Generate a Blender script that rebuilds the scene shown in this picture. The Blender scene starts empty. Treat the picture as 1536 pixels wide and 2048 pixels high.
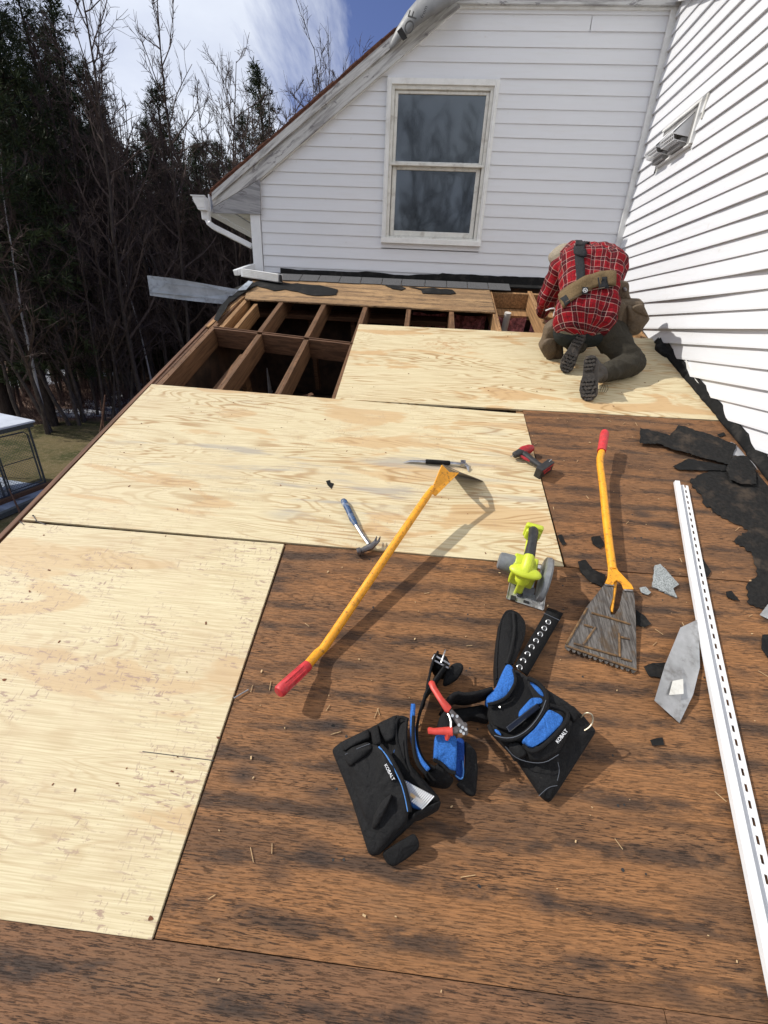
import bpy, bmesh, math, random
import numpy as np
from mathutils import Vector, Matrix, Euler, noise as mnoise

scn = bpy.context.scene
COL = scn.collection
# ---------------------------------------------------------------- camera
F = 824.33
AL = 0.38072
CA, SA = math.cos(AL), math.sin(AL)
RC = np.array([[0.9955226603415825, -0.07670147656125456, 0.05524053076991055],
               [0.08177743305544183, 0.4058114105400284, -0.9102909153223355],
               [0.047403419594801835, 0.9107326625134491, 0.41026690488252066]])
CP = np.array([1.75452106, -1.56519861, 0.89346338])
cam_d = bpy.data.cameras.new('camera'); cam = bpy.data.objects.new('camera', cam_d); COL.objects.link(cam)
cam.matrix_world = Matrix([list(RC[0]) + [CP[0]], list(RC[1]) + [CP[1]], list(RC[2]) + [CP[2]], [0, 0, 0, 1]])
cam_d.sensor_fit = 'VERTICAL'; cam_d.sensor_height = 24; cam_d.sensor_width = 18
cam_d.lens = F / 2048 * 24
cam_d.clip_start = 0.02; cam_d.clip_end = 2000
scn.camera = cam
scn.render.resolution_x = 768; scn.render.resolution_y = 1024

# ---------------------------------------------------------------- light
SUN_DIR = Vector((0.72, 0.015, -0.69)).normalized()
sun_d = bpy.data.lights.new('sun', 'SUN'); sun = bpy.data.objects.new('sun', sun_d); COL.objects.link(sun)
sun_d.energy = 3.95; sun_d.angle = math.radians(0.53); sun_d.color = (1.0, 0.955, 0.88)
sun.rotation_euler = SUN_DIR.to_track_quat('-Z', 'Y').to_euler(); sun.location = (-20, 2, 20)
w = bpy.data.worlds.new('World'); scn.world = w; w.use_nodes = True
wn = w.node_tree; wn.nodes.clear()
def wnode(t, **k):
    n = wn.nodes.new(t)
    for a, b in k.items(): setattr(n, a, b)
    return n
sky = wnode('ShaderNodeTexSky', sky_type='NISHITA', sun_disc=False)
sky.sun_elevation = math.radians(43.7); sky.sun_rotation = math.radians(-92.8)
sky.air_density = 1.0; sky.dust_density = 0.4; sky.ozone_density = 2.0
bg = wnode('ShaderNodeBackground'); bg.inputs[1].default_value = 0.09
wo = wnode('ShaderNodeOutputWorld')
# clouds: a white sheet over the west half of the sky, streaked along its eastern edge
tc = wnode('ShaderNodeTexCoord')
sep = wnode('ShaderNodeSeparateXYZ'); wn.links.new(tc.outputs['Generated'], sep.inputs[0])
def wm(op, a, b=None, c=None, clamp=False):
    n = wnode('ShaderNodeMath', operation=op, use_clamp=clamp)
    for i, x in enumerate((a, b, c)):
        if x is None: continue
        if isinstance(x, (int, float)): n.inputs[i].default_value = x
        else: wn.links.new(x, n.inputs[i])
    return n.outputs[0]
zc = wm('ADD', wm('MAXIMUM', sep.outputs['Z'], 0.0), 0.12)
px = wm('DIVIDE', sep.outputs['X'], zc); py = wm('DIVIDE', sep.outputs['Y'], zc)
cmb = wnode('ShaderNodeCombineXYZ'); wn.links.new(px, cmb.inputs[0]); wn.links.new(py, cmb.inputs[1])
mp = wnode('ShaderNodeMapping'); wn.links.new(cmb.outputs[0], mp.inputs[0])
mp.inputs['Rotation'].default_value = (0, 0, math.radians(-14)); mp.inputs['Scale'].default_value = (2.6, 0.55, 1)
nz = wnode('ShaderNodeTexNoise'); nz.inputs['Scale'].default_value = 1.0; nz.inputs['Detail'].default_value = 9; nz.inputs['Roughness'].default_value = 0.62
wn.links.new(mp.outputs[0], nz.inputs['Vector'])
nz2 = wnode('ShaderNodeTexNoise'); nz2.inputs['Scale'].default_value = 0.9; nz2.inputs['Detail'].default_value = 8
wn.links.new(cmb.outputs[0], nz2.inputs['Vector'])
edge = wm('SUBTRACT', wm('MULTIPLY', px, -1.0), wm('MULTIPLY', py, 0.20))      # >0 west of the cloud's edge
m1 = wm('ADD', edge, wm('MULTIPLY', wm('SUBTRACT', nz.outputs['Fac'], 0.5), 1.1))
m1 = wm('MULTIPLY', wm('ADD', m1, 0.06), 4.0, clamp=True)
m2 = wm('MULTIPLY', wm('ADD', wm('MULTIPLY', nz2.outputs['Fac'], 1.7), 0.02), m1, clamp=True)
mix = wnode('ShaderNodeMix', data_type='RGBA'); wn.links.new(m2, mix.inputs[0])
hs = wnode('ShaderNodeHueSaturation'); hs.inputs['Saturation'].default_value = 1.12; skm = wnode('ShaderNodeMix', data_type='RGBA', blend_type='MULTIPLY'); skm.inputs[0].default_value = 1; skm.inputs[7].default_value = (1.25, 1.03, 1.2, 1); wn.links.new(sky.outputs[0], skm.inputs[6]); wn.links.new(skm.outputs[2], hs.inputs['Color'])
wn.links.new(hs.outputs[0], mix.inputs[6]); mix.inputs[7].default_value = (10.6, 11.2, 12.2, 1)
wn.links.new(mix.outputs[2], bg.inputs[0]); wn.links.new(bg.outputs[0], wo.inputs[0])
vs = scn.view_settings; vs.view_transform = 'Standard'; vs.look = 'None'; vs.exposure = 0.0; vs.gamma = 1; vs.use_curve_mapping = False
scn.cycles.max_bounces = 6

# ---------------------------------------------------------------- pixel / deck geometry helpers
rnd = random.Random(7)
def ray(x, y): return RC @ np.array([(x - 768) / F, -(y - 1024) / F, -1.0])
NN = np.array([0, -SA, CA])
def P(x, y, h=0.0):
    """point on the plane h above the roof deck -> deck coordinates (u across, v up the slope, h off the deck)"""
    d = ray(x, y); t = (h - NN @ CP) / (NN @ d); q = CP + t * d
    return (float(q[0]), float(q[1] * CA + q[2] * SA), float(h))
def onX(x, y, X): d = ray(x, y); t = (X - CP[0]) / d[0]; q = CP + t * d; return tuple(float(a) for a in q)
def onY(x, y, Y): d = ray(x, y); t = (Y - CP[1]) / d[1]; q = CP + t * d; return tuple(float(a) for a in q)
def onZ(x, y, Z): d = ray(x, y); t = (Z - CP[2]) / d[2]; q = CP + t * d; return tuple(float(a) for a in q)
def W(u, v, h=0.0): return (u, v * CA - h * SA, v * SA + h * CA)

# ---------------------------------------------------------------- mesh builder
class MB:
    def __init__(s): s.v = []; s.f = []; s.mi = []
    def add(s, vs, fs, m=0):
        o = len(s.v); s.v += [tuple(map(float, q)) for q in vs]; s.f += [tuple(i + o for i in f) for f in fs]; s.mi += [m] * len(fs); return s
    def box(s, a, b, m=0):
        (x0, y0, z0), (x1, y1, z1) = a, b
        return s.add([(x0, y0, z0), (x1, y0, z0), (x1, y1, z0), (x0, y1, z0), (x0, y0, z1), (x1, y0, z1), (x1, y1, z1), (x0, y1, z1)],
                     [(0, 3, 2, 1), (4, 5, 6, 7), (0, 1, 5, 4), (1, 2, 6, 5), (2, 3, 7, 6), (3, 0, 4, 7)], m)
    def obox(s, c, ax, ay, az, m=0):
        c, ax, ay, az = (np.array(q, float) for q in (c, ax, ay, az))
        vs = [c + i * ax + j * ay + k * az for k in (-1, 1) for j in (-1, 1) for i in (-1, 1)]
        return s.add(vs, [(0, 2, 3, 1), (4, 5, 7, 6), (0, 1, 5, 4), (1, 3, 7, 5), (3, 2, 6, 7), (2, 0, 4, 6)], m)
    def bar(s, p, q, wd, th, up=(0, 0, 1), m=0):
        p, q, up = np.array(p, float), np.array(q, float), np.array(up, float)
        d = (q - p); L = np.linalg.norm(d); d /= L; sx = np.cross(d, up); sx /= np.linalg.norm(sx); uz = np.cross(sx, d)
        return s.obox((p + q) / 2, d * L / 2, sx * wd / 2, uz * th / 2, m)
    def prism(s, poly, off, m=0):
        """poly: list of 3d points; off: vector or per-point thickness vector"""
        n = len(poly); a = [np.array(q, float) for q in poly]; o = np.array(off, float)
        vs = a + [q + o for q in a]
        fs = [tuple(range(n))[::-1], tuple(range(n, 2 * n))] + [(i, (i + 1) % n, n + (i + 1) % n, n + i) for i in range(n)]
        return s.add(vs, fs, m)
    def tube(s, pts, rs, seg=10, m=0, caps=True, flat=1.0, up=None):
        pts = [np.array(q, float) for q in pts]; n = len(pts)
        if not hasattr(rs, '__len__'): rs = [rs] * n
        o = len(s.v); prev = None
        for i in range(n):
            d = pts[min(i + 1, n - 1)] - pts[max(i - 1, 0)]; d /= max(np.linalg.norm(d), 1e-9)
            if prev is None:
                a = np.array(up, float) if up is not None else np.array([0, 0, 1.0])
                if abs(a @ d) > .95: a = np.array([1.0, 0, 0])
            else: a = prev
            x = a - (a @ d) * d; x /= np.linalg.norm(x); prev = x; y = np.cross(d, x)
            for k in range(seg):
                t = 2 * math.pi * k / seg
                s.v.append(tuple(pts[i] + rs[i] * (flat * math.cos(t) * x + math.sin(t) * y)))
        for i in range(n - 1):
            for k in range(seg):
                k2 = (k + 1) % seg; s.f.append((o + i * seg + k, o + i * seg + k2, o + (i + 1) * seg + k2, o + (i + 1) * seg + k)); s.mi.append(m)
        if caps:
            s.f.append(tuple(o + k for k in range(seg))[::-1]); s.f.append(tuple(o + (n - 1) * seg + k for k in range(seg))); s.mi += [m, m]
        return s
    def grid(s, rows, m=0, close=False):
        nr, nc = len(rows), len(rows[0]); o = len(s.v)
        for r in rows: s.v += [tuple(map(float, q)) for q in r]
        for i in range(nr - 1):
            for j in range(nc if close else nc - 1):
                j2 = (j + 1) % nc
                s.f.append((o + i * nc + j, o + i * nc + j2, o + (i + 1) * nc + j2, o + (i + 1) * nc + j)); s.mi.append(m)
        return s
    def pillow(s, poly, t, base=None, dens=0.02, rings=(1, .985, .95, .88, .75, .55, .3), nz=0.0, seed=0, m=0, foot=None, edge=0.35):
        """soft cushion: outline poly [(u,v,h)...] raised by t in its middle; a skirt of depth foot below the outline"""
        pl = [np.array(q, float) for q in poly]; n = len(pl); out = []
        for i in range(n):
            a, b = pl[i], pl[(i + 1) % n]; k = max(1, int(np.linalg.norm(b - a) / dens))
            for j in range(k): out.append(a + (b - a) * j / k)
        # round corners slightly
        for _ in range(2): out = [(out[i - 1] + 2 * out[i] + out[(i + 1) % len(out)]) / 4 for i in range(len(out))]
        c = sum(out) / len(out); o = len(s.v); N = len(out); rows = []
        foot = t * .5 if foot is None else foot
        rows.append([q - np.array([0, 0, foot]) for q in out])
        for r in rings:
            pr = (1 - ((r - 1 + 1) ** 2)) ** edge if r < 1 else 0
            row = []
            for q in out:
                z = c + (q - c) * r; z = z + np.array([0, 0, t * pr])
                if nz: z = z + np.array([0, 0, 1]) * nz * (min(1, (1 - r) * 8)) * mnoise.noise(Vector((z[0] * 22 + seed, z[1] * 22, seed)))
                if nz: z = z + np.array([0, 0, 1]) * nz * .6 * (min(1, (1 - r) * 8)) * mnoise.noise(Vector((z[0] * 60 + seed, z[1] * 45, seed + 3)))
                row.append(z)
            rows.append(row)
        s.grid(rows, m, close=True)
        s.v.append(tuple(c + np.array([0, 0, t]))); ci = len(s.v) - 1; b = o + (len(rows) - 1) * N
        for j in range(N): s.f.append((b + j, b + (j + 1) % N, ci)); s.mi.append(m)
        s.f.append(tuple(o + j for j in range(N))[::-1]); s.mi.append(m)
        return s
    def build(s, name, mats, parent=None, origin=None, smooth=False, bevel=0, auto=None, kind=None, bseg=2):
        me = bpy.data.meshes.new(name)
        vs = s.v
        if origin is None and parent is not None: origin = parent.get('_o', None)
        if origin is not None:
            ox, oy, oz = origin; vs = [(a - ox, b - oy, c - oz) for a, b, c in vs]
        me.from_pydata(vs, [], s.f); me.update()
        if not isinstance(mats, (list, tuple)): mats = [mats]
        for q in mats: me.materials.append(q)
        if len(mats) > 1: me.polygons.foreach_set('material_index', s.mi)
        ob = bpy.data.objects.new(name, me); COL.objects.link(ob)
        bm = bmesh.new(); bm.from_mesh(me); bmesh.ops.recalc_face_normals(bm, faces=bm.faces); bm.to_mesh(me); bm.free()
        if smooth:
            me.polygons.foreach_set('use_smooth', [True] * len(me.polygons))
            try: me.set_sharp_from_angle(angle=math.radians(auto or 40))
            except Exception: pass
        if bevel:
            b = ob.modifiers.new('bevel', 'BEVEL'); b.width = bevel; b.segments = bseg; b.limit_method = 'ANGLE'; b.angle_limit = math.radians(35); b.harden_normals = False
        if parent is not None:
            ob.parent = parent
            if parent.get('_o') is not None: ob['_o'] = list(parent['_o'])
        if kind: ob['kind'] = kind
        return ob
THINGS = []
def thing(name, label, cat, o=(0, 0, 0), deck=True, group=None):
    e = bpy.data.objects.new(name, None); COL.objects.link(e); e.empty_display_size = .1
    if deck: e.location = W(*o); e.rotation_euler = (AL, 0, 0)
    else: e.location = o
    e['_o'] = [float(a) for a in o]
    e['label'] = label; e['category'] = cat
    if group: e['group'] = group
    THINGS.append(e); return e
def single(name, mb, mats, label, cat, o=(0, 0, 0), deck=True, group=None, **k):
    ob = mb.build(name, mats, None, origin=o, **k)
    if deck: ob.location = W(*o); ob.rotation_euler = (AL, 0, 0)
    else: ob.location = o
    ob['label'] = label; ob['category'] = cat
    if group: ob['group'] = group
    ob['_o'] = [float(a) for a in o]
    return ob
def struct(name, mb, mats, **k):
    ob = mb.build(name, mats, None, **k); ob['kind'] = 'structure'; return ob

# ---------------------------------------------------------------- materials
class NT:
    def __init__(s, name):
        s.m = bpy.data.materials.new(name); s.m.use_nodes = True; s.t = s.m.node_tree; s.b = s.t.nodes['Principled BSDF']
        s.c = s.t.nodes.new('ShaderNodeTexCoord')
    def n(s, t, **k):
        x = s.t.nodes.new(t)
        for a, b in k.items(): setattr(x, a, b)
        return x
    def set(s, sock, v):
        if isinstance(v, bpy.types.NodeSocket): s.t.links.new(v, sock)
        elif isinstance(v, (tuple, list)) and len(v) == 3 and sock.type == 'RGBA': sock.default_value = (*v, 1)
        else: sock.default_value = v
    def vec(s, scale=(1, 1, 1), off=(0, 0, 0), rot=(0, 0, 0), src=None):
        mp = s.n('ShaderNodeMapping'); s.t.links.new(src or s.c.outputs['Object'], mp.inputs[0])
        mp.inputs['Scale'].default_value = scale; mp.inputs['Location'].default_value = off; mp.inputs['Rotation'].default_value = rot
        return mp.outputs[0]
    def noise(s, scale=(1, 1, 1), det=4, rough=.5, dist=0, off=(0, 0, 0), src=None, rot=(0, 0, 0)):
        x = s.n('ShaderNodeTexNoise'); x.inputs['Scale'].default_value = 1; x.inputs['Detail'].default_value = det
        x.inputs['Roughness'].default_value = rough; x.inputs['Distortion'].default_value = dist
        s.t.links.new(s.vec(scale, off, rot, src), x.inputs['Vector']); return x.outputs['Fac']
    def voro(s, scale, off=(0, 0, 0), feat='F1', rand=1):
        x = s.n('ShaderNodeTexVoronoi', feature=feat); x.inputs['Scale'].default_value = 1; x.inputs['Randomness'].default_value = rand
        s.t.links.new(s.vec(scale, off), x.inputs['Vector']); return x.outputs['Distance']
    def math(s, op, a, b=0.0, c=0.0, clamp=False):
        x = s.n('ShaderNodeMath', operation=op, use_clamp=clamp)
        for i, q in enumerate((a, b, c)): s.set(x.inputs[i], q)
        return x.outputs[0]
    def ss(s, x, lo, hi, a=0.0, b=1.0):
        q = s.n('ShaderNodeMapRange', interpolation_type='SMOOTHSTEP'); s.set(q.inputs[0], x)
        q.inputs[1].default_value = lo; q.inputs[2].default_value = hi; q.inputs[3].default_value = a; q.inputs[4].default_value = b
        return q.outputs[0]
    def mix(s, f, a, b, mode='MIX'):
        q = s.n('ShaderNodeMix', data_type='RGBA', blend_type=mode); s.set(q.inputs[0], f); s.set(q.inputs[6], a); s.set(q.inputs[7], b); return q.outputs[2]
    def bump(s, h, st=.3, d=.002):
        q = s.n('ShaderNodeBump'); q.inputs['Strength'].default_value = st; q.inputs['Distance'].default_value = d; s.set(q.inputs['Height'], h)
        s.t.links.new(q.outputs[0], s.b.inputs['Normal'])
    def out(s, col, rough=.6, metal=0, spec=.5):
        s.set(s.b.inputs['Base Color'], col); s.set(s.b.inputs['Roughness'], rough); s.b.inputs['Metallic'].default_value = metal
        s.b.inputs['Specular IOR Level'].default_value = spec; return s.m
def plain(name, c, rough=.6, metal=0, var=.25, sc=30, bump=.15, bd=.001, spec=.5, dirt=None, dsc=8, damt=.4):
    t = NT(name)
    f = t.noise((sc, sc, sc), 5, .6)
    col = t.mix(t.ss(f, .3, .7), tuple(q * (1 - var) for q in c), tuple(min(1, q * (1 + var)) for q in c))
    if dirt: col = t.mix(t.ss(t.noise((dsc, dsc, dsc), 6, .65, off=(3, 1, 2)), .5, .7, 0, damt), col, dirt)
    if bump: t.bump(f, bump, bd)
    return t.out(col, t.ss(f, .2, .8, max(0, rough - .08), min(1, rough + .08)), metal, spec)

def plywood(name, off, smudge=.3, tan=.5, patch=.5, lines=.5, gray=0.0, foot=None):
    t = NT(name)
    warp = t.noise((1.1, 3.2, 1), 3, .5, off=off)
    h = t.noise((0.75, 5.6, 1), 3.2, .48, .7, off=(off[1], off[0], 0))
    s1 = t.math('PINGPONG', t.math('MULTIPLY', h, 38.0), 1.0)
    ln = t.ss(s1, .48, .96)
    amp = t.ss(t.noise((1.2, 4.0, 1), 2, .5, off=(off[0] + 5, 2, 1)), .38, .62, .15, 1.0)
    fib = t.noise((5, 260, 5), 4, .6, off=off)
    base = t.mix(t.ss(fib, .3, .7), (.535, .440, .258), (.70, .610, .400))
    blot = t.ss(t.noise((1.4, 5.5, 1), 5, .55, .9, off=(off[2], off[1] + 3, 2)), .53, .60)
    base = t.mix(t.math('MULTIPLY', blot, patch), base, (.54, .36, .18))
    base = t.mix(t.math('MULTIPLY', t.math('MULTIPLY', ln, amp), lines), base, (.37, .225, .095))
    # dark pores and stains
    st = t.ss(t.noise((7, 40, 5), 6, .7, off=(2, off[0], 0)), .60, .72)
    base = t.mix(t.math('MULTIPLY', st, .35), base, (.40, .27, .14))
    # boot smudges: broken strokes
    sm = t.math('MAXIMUM', t.ss(t.noise((22, 95, 5), 4, .65, .25, off=off, rot=(0, 0, .75)), .56, .64), t.ss(t.noise((95, 26, 5), 4, .65, .25, off=(off[1], 3, 1), rot=(0, 0, .35)), .58, .66))
    sma = t.ss(t.noise((3.2, 3.8, 1), 4, .6, off=(9, off[1], 4)), .40, .60)
    dusty = t.ss(t.noise((2.0, 2.8, 1), 5, .62, .5, off=(off[0], 3, 8)), .45, .72)
    base = t.mix(t.math('MULTIPLY', dusty, smudge * .45), base, (.50, .36, .22))
    base = t.mix(t.math('MULTIPLY', t.math('MULTIPLY', sm, sma), smudge), base, (.36, .25, .185))
    if gray:
        g = t.ss(t.noise((1.5, 12, 1), 5, .6, off=(4, off[2], 0)), .50, .64)
        mid = t.ss(t.noise((.9, 1.6, 1), 2, .5, off=(7.3, off[0], 3)), .5, .62)
        base = t.mix(t.math('MULTIPLY', t.math('MULTIPLY', g, mid), gray), base, (.34, .31, .27))
    if foot:
        # reddish stain at (u, v) of the object, radius r
        u, v, r = foot
        sp = t.n('ShaderNodeSeparateXYZ'); t.t.links.new(t.c.outputs['Object'], sp.inputs[0])
        du = t.math('MULTIPLY', t.math('SUBTRACT', sp.outputs[0], u), 1 / r); dv = t.math('MULTIPLY', t.math('SUBTRACT', sp.outputs[1], v), 2.0 / r)
        rr = t.math('SQRT', t.math('ADD', t.math('MULTIPLY', du, du), t.math('MULTIPLY', dv, dv)))
        k = t.math('MULTIPLY', t.ss(rr, .2, 1.0, 1, 0), t.ss(t.noise((16, 26, 1), 5, .7), .46, .60))
        base = t.mix(t.math('MULTIPLY', k, .7), base, (.42, .20, .07))
    hole = t.ss(t.voro((1.7, 2.3, 1), off=(off[0] * 3, off[1] * 2, .3)), .012, .02, 1, 0)
    base = t.mix(hole, base, (.10, .06, .035))
    sp2 = t.ss(t.noise((60, 90, 20), 3, .6, off=off), .72, .76)
    base = t.mix(t.math('MULTIPLY', sp2, .5), base, (.25, .16, .09))
    t.bump(t.math('ADD', fib, t.math('MULTIPLY', s1, .5)), .25, .001)
    return t.out(base, t.ss(fib, .2, .8, .55, .75), 0, .35)

def oldwood(name, off=(0, 0, 0), dark=1.0, red=0.0, tint=(.265, .122, .047), horizontal=True):
    t = NT(name)
    sc = (lambda a, b: (a, b, a)) if horizontal else (lambda a, b: (b, a, b))
    big = t.noise(sc(1.2, 3.0), 4, .55, off=off)
    fib = t.noise(sc(13, 230), 6, .68, off=off)
    fine = t.noise(sc(40, 480), 3, .7, off=off)
    base = t.mix(t.ss(fib, .28, .72), tuple(q * .62 for q in tint), tuple(min(1, q * 1.5) for q in tint))
    base = t.mix(t.ss(big, .35, .7, 0, .5), base, (.150, .082, .044))
    base = t.mix(t.ss(fine, .5, .75, 0, .4), base, (.32, .17, .085))
    gr = t.ss(t.noise(sc(2.5, 9), 5, .6, off=(off[0] + 4, off[1], 2)), .5, .72, 0, .5)
    base = t.mix(gr, base, (.20, .112, .058))
    band = t.ss(t.math('ADD', t.noise(sc(1.6, 10.5), 5, .62, .3, off=(off[0] + 7, off[1] + 1, 5)), t.math('MULTIPLY', t.noise(sc(.35, 13), 2, .5, off=(off[0], off[1] + 4, 2)), .35)), .66, .80)
    spx = t.n('ShaderNodeSeparateXYZ'); t.t.links.new(t.c.outputs['Object'], spx.inputs[0])
    vv = spx.outputs[1] if horizontal else spx.outputs[0]
    ph = t.math('ADD', t.math('MULTIPLY', vv, 56.0), t.math('MULTIPLY', t.noise(sc(.9, 1.6), 3, .6, off=(off[0], 3, 3)), 9.0))
    wv = t.math('MULTIPLY', t.ss(t.math('SINE', ph), -.05, .95), t.ss(t.noise(sc(3.6, 14), 6, .72, .3, off=(off[0] + 2, off[1], 8)), .38, .58))
    band = t.math('MAXIMUM', t.math('MULTIPLY', wv, .95), t.math('MULTIPLY', band, .55))
    chk = t.ss(t.noise(sc(24, 330), 5, .72, .2, off=(off[0], off[1] + 2, 1)), .53, .60)
    chk2 = t.ss(t.noise(sc(3.0, 16), 4, .6, off=(off[0], off[1] + 9, 4)), .38, .62, .25, 1)
    base = t.mix(t.math('MULTIPLY', band, .82 * dark), base, (.034, .026, .022))
    base = t.mix(t.math('MULTIPLY', t.math('MULTIPLY', chk, chk2), .85 * dark), base, (.020, .013, .010))
    # nail stains
    vd = t.voro((3.2, 6.0, 3.2) if horizontal else (6.0, 3.2, 3.2), off=(off[0] * 2, off[1] * 1.3, .2))
    base = t.mix(t.ss(vd, .03, .24, .75 * dark, 0), base, (.032, .026, .024))
    base = t.mix(t.ss(vd, .016, .028, 1, 0), base, (.004, .003, .003))
    t.bump(t.math('SUBTRACT', fib, t.math('MULTIPLY', chk, .8)), .7, .0025)
    return t.out(base, t.ss(fib, .2, .8, .6, .85), 0, .3)

def lumber(name, tint, off=(0, 0, 0), axis=1):
    t = NT(name); sc = [60, 60, 60]; sc[axis] = 3
    f = t.noise(tuple(sc), 5, .6, .3, off=off); g = t.noise((3, 3, 3), 4, .6, off=off)
    base = t.mix(t.ss(f, .3, .7), tuple(q * .55 for q in tint), tuple(min(1, q * 1.25) for q in tint))
    base = t.mix(t.ss(g, .5, .75, 0, .7), base, tuple(q * .35 for q in tint))
    t.bump(f, .4, .002); return t.out(base, .75, 0, .3)

MT = {}
MT['white'] = None
def siding_mat(name, c=(.80, .80, .80), dirt=.25):
    t = NT(name)
    f = t.noise((3, 3, 40), 5, .6); g = t.noise((14, 14, 14), 6, .7)
    base = t.mix(t.ss(f, .45, .75, 0, dirt), c, (.60, .585, .55))
    base = t.mix(t.ss(g, .62, .74, 0, .35), base, (.50, .48, .44))
    t.bump(t.noise((25, 25, 160), 4, .5), .08, .001)
    return t.out(base, .42, 0, .45)
def peel_mat(name, c=(.58, .58, .57), d=(.22, .21, .21), rot=0.0, amt=.75):
    t = NT(name)
    s = t.vec(rot=(0, rot, 0))
    f = t.noise((2.2, 2.2, 26), 6, .65, .4, src=s); g = t.noise((10, 10, 120), 4, .6, src=s); p = t.noise((5, 5, 16), 7, .7, .8, off=(2, 2, 2), src=s)
    base = t.mix(t.ss(g, .3, .7), tuple(q * .85 for q in c), c)
    base = t.mix(t.ss(f, .45, .62, 0, amt), base, d)
    base = t.mix(t.ss(p, .58, .62, 0, .75), base, (.16, .15, .16))
    t.bump(t.math('ADD', f, g), .5, .003)
    return t.out(base, .8, 0, .2)
MT['siding'] = siding_mat('vinyl_siding_white', (.70, .71, .735), .22)
MT['trim'] = plain('white_trim', (.74, .74, .72), .45, var=.06, sc=12, bump=.05, dirt=(.45, .43, .38), damt=.35)
MT['trim_aged'] = plain('aged_cream_trim', (.66, .65, .60), .5, var=.08, sc=14, bump=.1, dirt=(.35, .32, .27), dsc=14, damt=.6)
MT['alum'] = plain('white_aluminium', (.70, .71, .72), .35, var=.04, sc=10, bump=.03)
MT['peel'] = peel_mat('peeling_paint_sloped', rot=.6)
MT['peelh'] = peel_mat('peeling_paint_level')
MT['graywood'] = peel_mat('weathered_grey_wood', (.36, .36, .37), (.19, .19, .20), rot=-.15, amt=.8)
MT['black'] = plain('black_felt_paper', (.011, .011, .011), .9, var=.35, sc=45, bump=.5, bd=.002, spec=.2, dirt=(.05, .045, .04), dsc=9, damt=.6)
MT['feltdust'] = plain('dusty_tar_felt', (.015, .0145, .014), .95, var=.4, sc=60, bump=.6, bd=.002, spec=.2, dirt=(.075, .055, .040), dsc=7, damt=.75)
MT['shingle'] = plain('grey_asphalt_granules', (.085, .085, .088), .95, var=.6, sc=260, bump=.9, bd=.002)
MT['shinglel'] = plain('pale_grey_granules', (.27, .29, .29), .95, var=.55, sc=240, bump=.9, bd=.002)
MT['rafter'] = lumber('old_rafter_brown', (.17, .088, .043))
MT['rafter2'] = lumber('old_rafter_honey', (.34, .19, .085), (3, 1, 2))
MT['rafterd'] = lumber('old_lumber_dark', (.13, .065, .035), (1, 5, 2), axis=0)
MT['rake'] = lumber('stained_rake_board', (.17, .085, .05), (1, 2, 2))
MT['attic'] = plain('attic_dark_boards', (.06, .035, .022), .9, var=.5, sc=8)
MT['pink'] = plain('pink_fibreglass', (.55, .20, .21), 1.0, var=.6, sc=24, bump=1.0, bd=.02, dirt=(.25, .08, .08), dsc=14, damt=.8)
MT['ventgrey'] = plain('vent_backing_grey', (.24, .235, .23), .6, var=.2)
MT['pipe'] = plain('white_pvc', (.60, .57, .52), .4, var=.08)
MT['galv'] = plain('galvanised_steel', (.46, .47, .48), .40, metal=.7, var=.25, sc=7, bump=.1, dirt=(.13, .115, .10), dsc=9, damt=.8)
MT['galvblue'] = plain('bent_flashing_metal', (.36, .40, .45), .5, metal=.5, var=.22, sc=6, bump=.15, dirt=(.12, .12, .13), dsc=13, damt=.7)
MT['steel'] = plain('worn_tool_steel', (.42, .42, .43), .35, metal=.9, var=.2, sc=30, dirt=(.12, .08, .05), dsc=25, damt=.7)
MT['darksteel'] = plain('dark_steel', (.16, .15, .15), .42, metal=.8, var=.3, sc=30, dirt=(.10, .06, .035), dsc=20, damt=.7)
MT['nail'] = plain('bright_nail', (.55, .55, .55), .3, metal=.9, var=.1)
MT['rustrib'] = plain('rust_brown_rib', (.15, .085, .035), .8, var=.5, sc=60, bump=.4, dirt=(.06, .05, .045), dsc=20, damt=.9)
MT['rust'] = plain('rusty_edge', (.16, .055, .02), .85, var=.4, sc=50, bump=.4)
MT['brownedge'] = plain('brown_shingle_edge', (.12, .050, .030), .9, var=.4, sc=30, bump=.5)
MT['orange'] = plain('chipped_orange_paint', (.80, .34, .015), .45, var=.08, sc=20, dirt=(.16, .07, .02), dsc=75, damt=.7)
MT['redgrip'] = plain('red_rubber_grip', (.52, .028, .035), .55, var=.2, sc=40, dirt=(.40, .16, .13), dsc=18, damt=.5)
MT['cover'] = plain('underlayment_grey', (.20, .205, .21), .5, var=.15, sc=9, bump=.5, bd=.01, dirt=(.22, .22, .22), damt=.6)
MT['coverblk'] = plain('print_black', (.02, .02, .02), .6, var=.1)

# ================================================================ ROOF DECK
MT['ply1'] = plywood('new_plywood_lower', (1.3, 4.1, 2.2), smudge=1.0, tan=.5, patch=.6, lines=.32)
MT['ply2'] = plywood('new_plywood_middle', (6.7, 2.4, 5.1), smudge=.40, patch=.75, lines=.85, gray=.7)
MT['ply3'] = plywood('new_plywood_upper', (11.2, 8.6, 3.3), smudge=.22, patch=.95, lines=.95, foot=(.72, .88, .30))
MT['old1'] = oldwood('old_sheathing_near', (0, 0, 0), 1.0)
MT['old2'] = oldwood('old_sheathing_mid', (5, 3, 1), 1.0, tint=(.22, .10, .042))
MT['old3'] = oldwood('old_sheathing_upper', (9, 7, 1), .95, tint=(.24, .112, .046))
MT['old4'] = oldwood('old_sheathing_lowest', (2, 8, 3), 1.1, tint=(.19, .092, .044))
MT['oldh'] = oldwood('old_sheathing_honey', (4, 1, 7), .72, tint=(.44, .275, .135))
MT['plyedge'] = lumber('plywood_edge', (.55, .40, .22), axis=0)

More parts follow.
